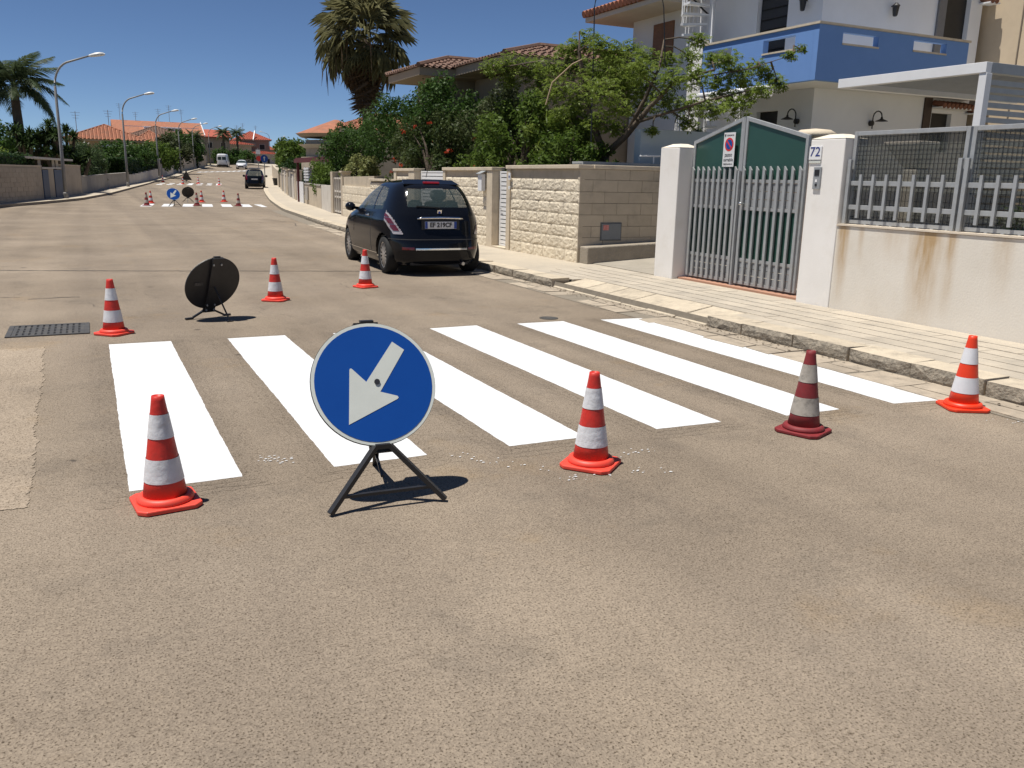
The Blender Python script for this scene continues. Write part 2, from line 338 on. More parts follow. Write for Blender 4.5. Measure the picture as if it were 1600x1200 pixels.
nearz = [((.05,8.24),(.565,8.23),(.585,4.28),(.055,4.27)), ((1.055,8.19),(1.585,8.19),(1.575,4.25),(1.05,4.25)), ((2.04,8.14),(2.56,8.14),(2.575,4.21),(2.07,4.22)),
         ((3.03,8.09),(3.56,8.11),(3.57,4.165),(3.08,4.185)), ((4.02,8.07),(4.58,8.06),(4.56,4.11),(4.09,4.12)), ((5.03,8.01),(5.53,7.95),(5.47,4.02),(5.06,4.08))]
for c in nearz:
    (a, b_), (c_, d_), (e_, f_), (g_, h_) = c; [paint('stripe_border', ((a-q,b_+q*.7),(c_+q,d_+q*.7),(e_+q,f_-q*1.2),(g_-q,h_-q*1.2)), ASPHD[i], z=.001+i*.001, jag=.022-.004*i) for i, q in enumerate((.15,.10,.055))]
    paint('zebra_stripe', c, PAINT)
for x in (2.0,2.89,3.78,4.64,5.52,6.42): paint('zebra_stripe', ((x+.37,45.3),(x+.37+.47,45.3),(x+.47,41.9),(x,41.9)), PAINT)
paint('zebra_stripe', ((7.5,45.3),(7.85,45.3),(7.55,41.9),(7.3,41.9)), PAINT)
for k in range(7): x = 5.4+k*.86; paint('zebra_stripe', ((x+.75,88.2+k*.15),(x+1.22,88.2+k*.15),(x+.47,83.0+k*.15),(x,83.0+k*.15)), PAINT, jag=.01)
for k in range(12):
    x = 13.9+k*.98; y = 130.6+k*1.35; paint('zebra_stripe', ((x+1.0,y+3.6),(x+1.5,y+3.8),(x+.5,y+.2),(x,y)), PAINT, z=.02, jag=.01)
paint('worn_stripe', ((-1.6,8.36),(-.45,8.29),(-.37,4.24),(-1.3,4.3)), WORN, z=.003, jag=.02)
# tarred construction joint across the road, and short cracks
def crack(pts, wd, mat, name='road_crack', z=.0035):
    V = []; F = []
    P = [Vector((x, y, 0)) for x, y in pts]; Q = []
    for a, b_ in zip(P[:-1], P[1:]):
        n = max(2, int((b_-a).length/.07))
        for k in range(n): Q.append(a+(b_-a)*k/n)
    Q.append(P[-1])
    for i, q in enumerate(Q):
        d = (Q[min(i+1, len(Q)-1)]-Q[max(i-1, 0)]).normalized(); nn = Vector((-d.y, d.x, 0)); ww = wd*random.uniform(.35, 1.1); j = nn*random.gauss(0, .012)
        V += [tuple(q+j-nn*ww/2+Vector((0,0,zg(q.y)+z))), tuple(q+j+nn*ww/2+Vector((0,0,zg(q.y)+z)))]
    for i in range(len(Q)-1): F.append((2*i, 2*i+1, 2*i+3, 2*i+2))
    mb = MB(); mb.V = V; mb.F = F; return build(name, mb, mat, road)
TAR = M('tar', (.045,.04,.035), (.07,.06,.05), rough=.8, scale=20)
crack([(-6,16.4),(-1.3,15.02),(1,14.35),(3.65,13.62),(5.4,13.1)], .06, TAR, 'road_joint')
for pts in ([(-1.4,11.8),(-.85,11.75)], [(-.75,11.55),(-.2,11.6)], [(-.1,27.5),(1.1,27.2)], [(-2.2,33.5),(-.9,33.2)], [(.3,24.2),(1.1,24.0)], [(-2.1,22),(-.6,21.6)], [(5.3,30.5),(5.9,28),(5.6,26.5)], [(4.9,36),(5.9,35.6)], [(6.2,33),(6.6,31.5)]):
    crack(pts, .03, TAR)
# flecks of spilled white paint
mb = MB()
def fleck(x, y, r):
    n = 6; a0 = random.random()*6; mb.add([(x+r*random.uniform(.5,1.2)*math.cos(a0+k*6.283/n)*1.6, y+r*random.uniform(.5,1.2)*math.sin(a0+k*6.283/n), .0045) for k in range(n)], [tuple(range(n))])
for (x0, y0, x1, y1, n) in ((.72,4.55,.86,4.42,26),(1.45,4.95,1.75,4.85,14),(1.7,4.2,2.1,3.75,22),(2.1,3.6,2.7,3.55,26),(2.4,3.75,2.9,3.9,14),(5.2,3.6,5.7,3.2,16)):
    for k in range(n):
        t = random.random(); fleck(x0+(x1-x0)*t+random.gauss(0,.03), y0+(y1-y0)*t+random.gauss(0,.03), random.uniform(.002,.007))
o = build('paint_splatter', mb, PAINT, road); struct(o, 'stuff')
# drain grating and round cover in the road
t = thing('drain_grating', 'dark rectangular iron drain grating set in the road beside a cone', 'grating', (-.45,9.2,0))
IRON = M('cast_iron', (.07,.068,.065), (.045,.043,.04), rough=.6, scale=20, grime=(.2,.17,.13), gscale=10, gamount=.6)
build('pit', MB().box(-.775,-.125,8.9,9.5,.001,.0045), DARK, t)
fr = MB(); fr.box(-.80,-.755,8.88,9.52,.001,.011).box(-.145,-.10,8.88,9.52,.001,.011).box(-.755,-.145,8.88,8.925,.001,.011).box(-.755,-.145,9.475,9.52,.001,.011); build('frame', fr, IRON, t)
barm = MB().box(-.017,.017,-.275,.275,.001,.0095).mesh('bar'); barm.materials.append(IRON)
for k in range(12): inst('bar', barm, t, (-.735+k*.052, 9.2, 0))
cb = MB(); [cb.box(-.755,-.145,y-.02,y+.02,.001,.0085) for y in (9.06,9.2,9.34)]; build('cross_bars', cb, IRON, t)
t = tag(build('manhole_cover', MB().lathe([(.105,.001),(.105,.006),(.095,.007),(.09,.005),(.02,.005)], 24, (4.53,8.3,0)), IRON), 'small round iron cover in the road beyond the zebra stripes', 'manhole cover')

# ---- right-hand kerb, gutter and pavement
def DK(y): return 7.2501 <= y <= 10.7499
pave = struct(build('pavement', strip(lambda y: 6.462 if DK(y) else XR(y)+.28, lambda y: XRW(y)+.25, .112, .142, [2.0,4,6,7.25,7.2502,8,9,10,10.7498,10.75,12,14,16,18,20]+[y for y in YS if 20 < y < 200]), PAVE))
struct(build('pavement_edge_bed', strip(lambda y: XR(y)+.02, lambda y: XR(y)+(.04 if DK(y) else .30), .0, .09, [1.5]+sorted([7.25,7.2502,10.7498,10.75]+[y for y in YS if 1.9 < y < 200])), JOINT))
gut = struct(build('gutter', strip(lambda y: XR(y)-.42, lambda y: XR(y)+.03, .0035, .0045, [1.0]+[y for y in YS if 1 < y < 40]), JOINT))
def rough_block(sx, sy, sz, face, amp, nx=5, nz=4, seed=0, inset=.012):
    """unit block; 'face' = '-x': the -x face is rock-faced (displaced outwards), the other faces plain"""
    rr = random.Random(seed); V = []; F = []
    for j in range(nz+1):
        for i in range(nx+1):
            e = 0 if (i in (0, nx) or j in (0, nz)) else 1
            V.append((-sx/2 - (rr.uniform(.25, 1.)*amp if e else rr.uniform(-.2, .25)*amp), -sy/2+sy*i/nx + (rr.uniform(-.02,.02)*sy if 0 < i < nx else 0), -sz/2+sz*j/nz + (rr.uniform(-.04,.04)*sz if e else 0)))
    n = nx+1
    for j in range(nz):
        for i in range(nx):
            q = (j*n+i, (j+1)*n+i, (j+1)*n+i+1, j*n+i+1)
            if rr.random() < .5: F += [(q[0], q[1], q[2]), (q[0], q[2], q[3])]
            else: F += [(q[0], q[1], q[3]), (q[1], q[2], q[3])]
    b = len(V); V += [(sx/2,-sy/2,-sz/2),(sx/2,sy/2,-sz/2),(sx/2,sy/2,sz/2),(sx/2,-sy/2,sz/2)]
    bot = [i for i in range(n)]; top = [nz*n+i for i in range(n)]
    F += [tuple(bot+[b+1, b]), tuple(list(reversed(top))+[b+3, b+2]), (b, b+1, b+2, b+3),
          tuple([j*n for j in reversed(range(nz+1))]+[b, b+3]), tuple([j*n+nx for j in range(nz+1)]+[b+2, b+1])]
    return V, F
def kerb_mesh(seed):
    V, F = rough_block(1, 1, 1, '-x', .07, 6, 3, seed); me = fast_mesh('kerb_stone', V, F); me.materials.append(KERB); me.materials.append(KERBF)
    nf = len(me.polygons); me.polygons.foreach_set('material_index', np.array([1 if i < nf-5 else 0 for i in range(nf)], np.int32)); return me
KM = [kerb_mesh(i) for i in range(5)]
def kerb_run(y0, y1, ln, parent):
    y = y0
    while y < y1:
        l = ln*random.uniform(.85, 1.15); l = min(l, max(.2, y1-y)); yc = y+l/2; x = XR(yc); ang = math.atan2(XR(y+l)-XR(y), l)
        inst('kerb_stone', random.choice(KM), parent, (x+.145+random.uniform(-.012,.012), yc, zg(yc)+.055+random.uniform(-.004,.004)), (.29, l-.018, .142), (random.uniform(-.012,.012), random.uniform(-.03,.03), -ang))
        y += l
kerb_run(1.6, 7.25, .74, pave); kerb_run(10.75, 30, .62, pave)
kerb_far = struct(build('kerb', strip(lambda y: XR(y), lambda y: XR(y)+.30, .118, .122, [30]+[y for y in YS if 30 < y < 200]), KERB))
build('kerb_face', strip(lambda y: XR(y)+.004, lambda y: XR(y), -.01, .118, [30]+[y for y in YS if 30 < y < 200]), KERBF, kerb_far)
# sloping stones of the dropped kerb
y = 7.27
while y < 10.7:
    l = random.uniform(.54, .62); l = min(l, 10.74-y); r = MB(); x0 = 5.905+random.uniform(-.012,.012); j = random.uniform(-.006,.006)
    r.hexa([(x0,y+.008,-.02),(6.46,y+.008,-.02),(6.46,y+l-.008,-.02),(x0,y+l-.008,-.02),(x0,y+.008,.026+j),(6.46,y+.008,.122+j),(6.46,y+l-.008,.122+j),(x0,y+l-.008,.026+j)])
    build('ramp_stone', r, KERB, pave, bevel=.012); y += l
for s, yy in ((1, 7.26), (-1, 10.75)):   # tapered end stones are covered by the first kerb stones
    pass
# gutter stones: irregular worn slabs
y = 1.4
while y < 27:
    l = random.uniform(.28, .62); x0 = XR(y)-.42+random.uniform(-.06,.05)
    cuts = [x0, x0+random.uniform(.17,.26), XR(y)-.012] if random.random() < .7 else [x0, XR(y)-.012]
    for a, b_ in zip(cuts[:-1], cuts[1:]):
        if random.random() < .1: continue
        q = lambda: random.uniform(-.022, .022); h = random.uniform(.006, .013); g_ = .012
        P = [(a+g_+q(), y+g_+q()), (b_-g_+q()*.4, y+g_+q()), (b_-g_+q()*.4, y+l-g_+q()), (a+g_+q(), y+l-g_+q())]
        build('gutter_stone', MB().hexa([(x, yy, -.01) for x, yy in P]+[(x, yy, h+random.uniform(-.003,.003)) for x, yy in P]), GUT, gut)
    y += l
# paving slabs in front of the white wall, laid in running bond
SLM = []
for l in (1.0,):
    mm = MB().box(-.5,.5,-.5,.5,-.5,.5).mesh('paving_slab'); mm.materials.append(SLAB); SLM.append(mm)
rowx = [6.22,6.44,6.66,6.88,7.10,7.32,7.58]; cnt = 0
for i in range(6):
    y = 1.9 - (i % 2)*.22
    while y < 11.6:
        l = .44; xa, xb = rowx[i], rowx[i+1]; yc = y+l/2; x0 = xa+.0016; x1 = xb-.0016
        if 7.0 < yc < 10.9 and x1 < 6.5: y += l; continue
        if 7.0 < yc < 10.9 and x0 < 6.47: x0 = 6.475
        z = .112+.03*((xa+xb)/2-6.2)/1.4
        inst('paving_slab', SLM[0], pave, ((x0+x1)/2, yc, z-.004+random.uniform(-.0012,.0012)-.0045), (x1-x0, l-.003, .022), (random.uniform(-.005,.005), random.uniform(-.006,.006), random.uniform(-.006,.006))); y += l
# driveway apron between the white pillar and the stone wall
CONC = M('driveway_concrete', (.37,.33,.27), (.29,.26,.21), rough=.9, scale=3, bump=.4, bscale=60, grime=(.2,.18,.15), gscale=2, gamount=.5)
dr = MB(); dr.hexa([(7.62,10.66,-.02),(12.5,10.66,-.02),(12.5,12.70,-.02),(7.62,12.70,-.02),(7.62,10.66,.150),(12.5,10.66,.42),(12.5,12.70,.42),(7.62,12.70,.150)])
struct(build('driveway', dr, CONC))
# ---- left-hand pavement
lp = struct(build('pavement_left', strip(lambda y: XLW(y)-.3, lambda y: XL(y)-.28, .13, .12, [y for y in YS if 18 < y < 205]), PAVE))
lk = struct(build('kerb_left', strip(lambda y: XL(y)-.30, lambda y: XL(y), .122, .118, [y for y in YS if 18 < y < 205]), KERB))
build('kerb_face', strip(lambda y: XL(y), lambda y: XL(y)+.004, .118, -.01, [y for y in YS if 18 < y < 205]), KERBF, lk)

# ================================================================== WALLS AND GATES, RIGHT SIDE
# --- white wall of number 72 with its two pillars
t = thing('garden_wall', 'low rust-stained cream plaster wall carrying the grey steel fence', 'wall', (7.7,5,.1))
build('body', MB().box(7.60,7.85,1.2,7.18,.05,1.075), STAIN, t, bevel=.008)
build('capping', MB().box(7.588,7.862,1.2,7.178,1.078,1.098), M('cap_plaster', (.66,.57,.45), (.58,.5,.4), rough=.9, scale=5, bump=.3), t)
def pillar(y0, y1, x0, x1, h, lab, nm='gate_pillar'):
    t = thing(nm, lab, 'pillar', ((x0+x1)/2, (y0+y1)/2, .1))
    build('shaft', MB().box(x0, x1, y0, y1, .05, h), WHITEW, t, bevel=.012)
    c = MB(); xm, ym = (x0+x1)/2, (y0+y1)/2
    c.add([(x0,y0,h+.002),(x1,y0,h+.002),(x1,y1,h+.002),(x0,y1,h+.002),(xm-.06,ym-.1,h+.055),(xm+.06,ym-.1,h+.055),(xm+.06,ym+.1,h+.055),(xm-.06,ym+.1,h+.055)],
          [(0,1,5,4),(1,2,6,5),(2,3,7,6),(3,0,4,7),(4,5,6,7)])
    build('cap', c, M('dusty_plaster', (.74,.68,.58), (.66,.58,.47), rough=.9, scale=6), t); return t
p72 = pillar(7.185, 7.70, 7.595, 7.95, 2.03, 'white plaster gate pillar bearing the blue house number 72')
pillar(10.20, 10.65, 7.595, 7.95, 2.0, 'white plaster gate pillar at the driveway, left of the green gate')
t = tag(build('number_plaque', MB().box(7.578,7.594,7.51,7.695,1.80,1.95), M('glazed_tile', (.8,.8,.8), rough=.2), None, bevel=.003), 'small white ceramic house number plaque on the gate pillar', 'plaque')
put_text('digits', '72', .15, NUMB, t, (7.5765,7.603,1.885), (0,-1,0), (0,0,1), 1.1)
build('lower_strip', MB().box(7.583,7.594,7.515,7.69,1.765,1.79), SIGNW, t)
t = thing('intercom', 'grey metal door intercom panel below the number plaque', 'intercom', (7.59,7.54,1.6))
build('plate', MB().box(7.575,7.594,7.485,7.595,1.47,1.72), GALVD, t, bevel=.004)
build('speaker', MB().box(7.571,7.5745,7.505,7.575,1.62,1.69), BLACKM, t); build('button', MB().box(7.570,7.5745,7.525,7.555,1.55,1.58), WHITEP, t); build('lens', MB().box(7.570,7.5745,7.525,7.555,1.505,1.53), BLACKM, t)

# --- steel fence panels on the white wall
def fence(y0, y1, lab):   # y0 < y1
    t = thing('fence_panel', lab, 'fence', (7.72,(y0+y1)/2,1.1), group='steel fence panels on the plaster wall')
    for ya in (y0, y1-.045): build('frame_post', MB().box(7.70,7.74,ya,ya+.045,1.10,2.10), GALV, t, bevel=.004)
    build('top_rail', MB().box(7.70,7.74,y0+.046,y1-.046,2.055,2.10), GALV, t, bevel=.004); build('bottom_rail', MB().box(7.70,7.74,y0+.046,y1-.046,1.108,1.145), GALV, t)
    wr = MB()
    y = y0+.09
    while y < y1-.05: wr.box(7.718,7.722,y-.0022,y+.0022,1.146,2.054); y += .048
    z = 1.18
    while z < 2.05: wr.box(7.7135,7.7175,y0+.046,y1-.046,z-.0022,z+.0022); z += .095
    struct(build('wire_mesh', wr, BLACKM, t), 'stuff')
    build('shade_net', MB().box(7.731,7.7315,y0+.046,y1-.046,1.146,2.054), NET, t)
    for z in (1.26, 1.52): build('picket_rail', MB().box(7.672,7.698,y0-.0,y1+.0,z,z+.05), GALV, t, bevel=.003)
    for yy in (y0+.025, y1-.025): build('picket_post', MB().box(7.64,7.670,yy-.022,yy+.022,1.10,1.80), GALV, t, bevel=.003)
    n = max(1, round((y1-y0-.05)/.17)-1); st = (y1-y0-.05)/(n+1)
    pk = MB().box(-.012,.012,-.017,.017,-.235,.235).mesh('picket'); pk.materials.append(GALV)
    for k in range(n): inst('picket', pk, t, (7.656, y0+.025+st*(k+1), 1.405))
    cl = MB(); [cl.box(7.695,7.745,y0+.1+k*.17,y0+.13+k*.17,1.098,1.108) for k in range(int((y1-y0-.1)/.17))]; build('base_clips', cl, GALV, t)
fence(5.745, 7.165, 'grey steel fence panel with dark netting next to the 72 pillar')
fence(4.30, 5.72, 'grey steel fence panel with dark netting at the right edge')

# --- green and grey double gate
t = thing('gate', 'grey steel double gate with green panels and a peaked top', 'gate', (7.85,9.1,.15))
def leaf(y0, y1, ztop0, ztop1):    # y0 = hinge side?  heights at y0, y1
    fr = 'gate_leaf'
    f = MB(); X0, X1 = 7.835, 7.875
    zt = lambda y: ztop0+(ztop1-ztop0)*(y-y0)/(y1-y0)
    for a, b_ in ((y0, y0+.045), (y1-.045, y1)): f.hexa([(X0,a,.19),(X1,a,.19),(X1,b_,.19),(X0,b_,.19),(X0,a,zt(a)),(X1,a,zt(a)),(X1,b_,zt(b_)),(X0,b_,zt(b_))])
    a, b_ = y0+.046, y1-.046
    f.hexa([(X0,a,zt(a)-.05),(X1,a,zt(a)-.05),(X1,b_,zt(b_)-.05),(X0,b_,zt(b_)-.05),(X0,a,zt(a)),(X1,a,zt(a)),(X1,b_,zt(b_)),(X0,b_,zt(b_))])
    for z in (1.53, 1.175, .50, .19): f.box(X0, X1, a, b_, z, z+.04)
    fo = build('leaf_frame', f, GALV, t, bevel=.003)
    p = MB(); p.hexa([(7.853,a,1.572),(7.857,a,1.572),(7.857,b_,1.572),(7.853,b_,1.572),(7.853,a,zt(a)-.052),(7.857,a,zt(a)-.052),(7.857,b_,zt(b_)-.052),(7.853,b_,zt(b_)-.052)])
    build('upper_green_panel', p, GREENP, t); build('lower_green_panel', MB().box(7.853,7.857,a,b_,.542,1.173), GREENP, t)
    for z0, z1, nm in ((1.216,1.528,'upper_sheet'), (.232,.498,'lower_sheet')):
        s = MB(); n = 3
        for k in range(n): s.box(7.846,7.862,a,b_,z0+(z1-z0)*k/n+.004,z0+(z1-z0)*(k+1)/n-.004)
        build(nm, s, GALVD, t)
    pk = MB(); pk.hexa([(-.012,-.022,.20),(.012,-.022,.20),(.012,.022,.20),(-.012,.022,.20),(-.012,-.022,1.69),(.012,-.022,1.69),(.012,.022,1.74),(-.012,.022,1.74)]); pm = pk.mesh('picket'); pm.materials.append(GALV)
    n = 9; 
    for k in range(n): inst('picket', pm, t, (7.818, y0+.06+(y1-y0-.12)*k/(n-1), 0))
leaf(7.985, 9.125, 2.10, 2.375); leaf(9.165, 10.195, 2.375, 2.09)
build('centre_post', MB().box(7.83,7.88,9.128,9.162,.17,2.36), GALVD, t); build('stop_post', MB().box(7.79,7.826,9.13,9.16,.15,1.68), GALV, t)
k = MB(); k.tube([(7.83,9.03,1.26),(7.77,9.03,1.26)], .010, 8); k.lathe([(.0,-.02),(.022,-.016),(.026,0),(.022,.016),(0,.02)], 10, (7.765,9.03,1.26)); build('handle', k, M('chrome', (.8,.8,.8), rough=.12, metal=1), t, smooth=True)
build('threshold', MB().box(7.70,8.0,7.702,10.198,.13,.165), M('terracotta_sill', (.42,.22,.14), (.34,.19,.13), rough=.9, scale=6), t)
# --- no-parking sign on the gate
t = thing('no_parking_sign', 'white no-parking driveway sign hung on the green gate', 'sign', (7.81,9.385,1.73))
ax, ay = (0,-1,0), (0,0,1)
build('plate', MB().box(7.798,7.801,9.27,9.50,1.735,2.18), M('sign_plate', (.72,.73,.73), rough=.35), t)
def disc(cy, cz, r, x, n=28): return MB().prism([(r*math.cos(2*math.pi*k/n), r*math.sin(2*math.pi*k/n)) for k in range(n)], (x, cy, cz), ax, ay, .0012)
build('red_ring', disc(9.385,2.025,.088,7.7975), SIGNR, t); build('blue_field', disc(9.385,2.025,.064,7.7960), BLUE, t)
a = math.radians(-45); c, s_ = math.cos(a), math.sin(a)
build('slash', MB().prism([(c*u-s_*v, s_*u+c*v) for u, v in ((-.064,-.009),(.064,-.009),(.064,.009),(-.064,.009))], (7.7945,9.385,2.025), ax, ay, .0012), SIGNR, t)
put_text('lettering', 'passo', .075, INK, t, (7.7968,9.385,1.89), ax, ay, .9); put_text('lettering', 'carrabile', .062, INK, t, (7.7968,9.385,1.825), ax, ay, .9)
put_text('lettering', 'ORDINANZA N.', .026, INK, t, (7.7968,9.385,1.768), ax, ay); put_text('lettering', 'COMUNE DI', .026, INK, t, (7.7968,9.37,2.142), ax, ay)
build('crest', MB().prism([(-.012,.016),(.012,.016),(.012,-.004),(0,-.018),(-.012,-.004)], (7.7968,9.472,2.142), ax, ay, .001), INK, t)

# --- limestone walls along the pavement, block by block
def block_meshes():
    out = []
    for i in range(9):
        V, F = rough_block(1, 1, 1, '-x', .19, 9, 6, 50+i); me = fast_mesh('block', V, F); me.materials.append(ROCKF); out.append(me)
    return out
BM = block_meshes()
SB = MB().box(-.5,.5,-.5,.5,-.5,.5).mesh('block'); SB.materials.append(SMOOTHB)
def rough_wall(y0, y1, xf, label, courses, top, coping=True, smooth_top=True, core=.22, frame=(0,0)):
    t = thing('stone_wall', label, 'wall', (xf+.1,(y0+y1)/2,.1))
    ya, yb = y0+frame[0], y1-frame[1]
    build('core', MB().box(xf+.035, xf+core, y0+.09, y1-.004, .05, top-.075), MORTAR, t)
    for r in range(len(courses)-1):
        z0, z1 = courses[r], courses[r+1]; y = ya; first = True
        while y < yb-.02:
            l = random.uniform(.36,.56)
            if first and r % 2: l *= .55
            first = False
            if yb-y-l < .16: l = yb-y
            sm = smooth_top and r == len(courses)-2
            inst('block', SB if sm else random.choice(BM), t, (xf+.06+(.012 if sm else 0), y+l/2, (z0+z1)/2), (.085, l-.007, z1-z0-.006), (0,0,0)); y += l
    for a, b_ in (((y0, ya) if frame[0] else (0,0)), ((yb, y1) if frame[1] else (0,0))):
        if b_ > a: build('pier', MB().box(xf-.012, xf+core+.02, a+.002, b_-.002, .06, top-.071), COPE, t, bevel=.006)
    if coping: build('coping', MB().box(xf-.03, xf+core+.05, y0-.015, y1+.015, top-.068, top), COPE, t, bevel=.008)
    return t
CRS = [.10,.34,.55,.745,.945,1.14,1.33,1.535,1.705]
w2 = rough_wall(12.73, 15.55, 7.45, 'rock-faced limestone wall between the white slatted gate and the driveway', CRS, 1.775, frame=(0,.16))
# return of that wall along the driveway, sawn blocks
zc = [.12,.345,.56,.75,.945,1.14,1.33,1.53,1.705]
build('return_core', MB().box(7.50, 12.4, 12.765, 12.93, .06, 1.70), MORTAR, w2)
for r in range(8):
    x = 7.462 + 0; first = True
    while x < 12.3:
        l = .50 if not first else (.26 if r % 2 == 0 else .50); first = False
        inst('block', SB, w2, (x+l/2, 12.765+random.uniform(-.002,.002), (zc[r]+zc[r+1])/2), (l-.006, .07, zc[r+1]-zc[r]-.006)); x += l
build('return_coping', MB().box(7.735, 12.4, 12.712, 12.96, 1.708, 1.778), COPE, w2, bevel=.008)
RENDER_G = M('rough_render', (.33,.285,.225), (.26,.225,.175), rough=.95, scale=5, bump=.6, bscale=30)
lo = MB(); lo.hexa([(7.50,12.45,.08),(12.2,12.45,.10),(12.2,12.72,.10),(7.50,12.72,.08),(7.50,12.45,.42),(12.2,12.45,.60),(12.2,12.72,.60),(7.50,12.72,.42)])
tag(build('low_kerb_wall', lo, RENDER_G, None, bevel=.02), 'low rough rendered wall at the foot of the driveway wall', 'wall')
t = thing('meter_hatch', 'grey metal meter box door with a red sticker on the driveway wall', 'hatch', (8.12,12.73,.5))
build('frame', MB().box(7.905,8.335,12.722,12.738,.505,.815), M('hatch_frame', (.13,.14,.145), rough=.6), t); build('door', MB().box(7.925,8.315,12.712,12.7215,.525,.795), M('hatch_grey', (.20,.215,.225), rough=.55, scale=4), t, bevel=.003)
build('sticker', MB().box(7.955,8.065,12.709,12.7115,.685,.775), M('sticker', (.5,.09,.08), (.6,.3,.27), rough=.5, scale=30), t)
# white slatted pedestrian gates
def slat_gate(y0, y1, lab, n=17):
    t = thing('slatted_gate', lab, 'gate', (7.62,(y0+y1)/2,.15), group='white slatted gates')
    f = MB(); f.box(7.60,7.64,y0,y0+.05,.17,1.665).box(7.60,7.64,y1-.05,y1,.17,1.665).box(7.60,7.64,y0+.051,y1-.051,.17,.205).box(7.60,7.64,y0+.051,y1-.051,1.63,1.665); build('frame', f, WHITEP, t, bevel=.003)
    build('backing', MB().box(7.634,7.638,y0+.051,y1-.051,.206,1.629), DARK, t)
    sm = MB().box(-.009,.009,-(y1-y0-.104)/2,(y1-y0-.104)/2,-.033,.033).mesh('slat'); sm.materials.append(WHITEP)
    st = (1.625-.21)/n
    for k in range(n): inst('slat', sm, t, (7.612, (y0+y1)/2, .21+st*(k+.5)))
    h = MB().tube([(7.60,y1-.075,.93),(7.565,y1-.075,.93),(7.565,y1-.16,.93)], .008, 6); build('handle', h, GALV, t)
slat_gate(15.57, 16.20, 'white slatted pedestrian gate set in the limestone wall')
build('step', MB().box(7.43,7.72,15.555,16.215,.13,.165), COPE, w2)
w1 = rough_wall(16.22, 18.98, 7.45, 'rock-faced limestone wall behind the parked black car, with a mailbox', CRS, 1.745, frame=(.28,.14))
t = thing('mailbox', 'small white metal mailbox on the limestone pier', 'mailbox', (7.40,16.62,1.3))
build('box', MB().box(7.335,7.425,16.53,16.72,1.26,1.60), WHITEP, t, bevel=.006); build('roof', MB().hexa([(7.30,16.51,1.603),(7.43,16.51,1.66),(7.43,16.74,1.66),(7.30,16.74,1.603),(7.30,16.51,1.613),(7.43,16.51,1.672),(7.43,16.74,1.672),(7.30,16.74,1.613)]), GALVD, t)
t = thing('doorbell', 'small white doorbell on the limestone wall beside the slatted gate', 'doorbell', (7.42,15.35,1.4)); build('plate', MB().box(7.405,7.422,15.31,15.40,1.50,1.63), WHITEP, t, bevel=.003); build('button', MB().box(7.40,7.4045,15.335,15.375,1.54,1.58), NUMB, t); build('lower_unit', MB().box(7.40,7.422,15.32,15.38,1.32,1.38), WHITEP, t, bevel=.003)
slat_gate(19.05, 20.9, 'white slatted driveway gate seen above the car roof')
t = rough_wall(20.95, 22.6, 7.45, 'short limestone wall half hidden behind the parked car', CRS, 1.73, frame=(.45,.2))
rough_wall(22.7, 25.2, 7.55, 'limestone wall with a plastered top under the red-flowered bush', CRS[:7], 1.45, smooth_top=False)
# wall with upright panels and lattice gate, then the plaster walls running down the street
t = thing('panel_wall', 'weathered wall of upright stone panels below the variegated shrub', 'wall', (7.9,28,.1))
build('body', MB().hexa([(7.72,25.3,.05),(8.02,25.3,.05),(8.35,30.0,.05),(8.05,30.0,.05),(7.72,25.3,1.52),(8.02,25.3,1.52),(8.35,30.0,1.48),(8.05,30.0,1.48)]), SMOOTHB, t)
for r in range(4):
    for k in range(11):
        y = 25.33+k*.424; x = 7.70+(y-25.3)*.0702+.005; inst('block', random.choice(BM), t, (x+.005, y+.21, .26+r*.265), (.05,.41,.255), (0,0,-.07))
# dry leaves and grit that gather along the kerb
mb = MB()
for k in range(420):
    y = random.choice((random.uniform(1.5,26), random.gauss(9.6,.9), random.gauss(6.6,.7))); x = XR(y)-abs(random.gauss(0,.09))-.012; r = random.uniform(.005,.02); a = random.random()*6.28; z = random.uniform(.014,.022)
    mb.add([(x+r*math.cos(a),y+r*math.sin(a),z),(x+.5*r*math.cos(a+1.7),y+.5*r*math.sin(a+1.7),z+r*.4),(x-r*math.cos(a),y-r*math.sin(a),z+.003),(x-.4*r*math.cos(a+1.5),y-.4*r*math.sin(a+1.5),z)], [(0,1,2,3)])
o = build('dry_leaf_litter', mb, M('dry_litter', (.13,.095,.06), (.07,.055,.04), rough=1, scale=30)); struct(o, 'stuff'); o['label'] = 'dry leaves and grit gathered along the right kerb'; o['category'] = 'leaf litter'
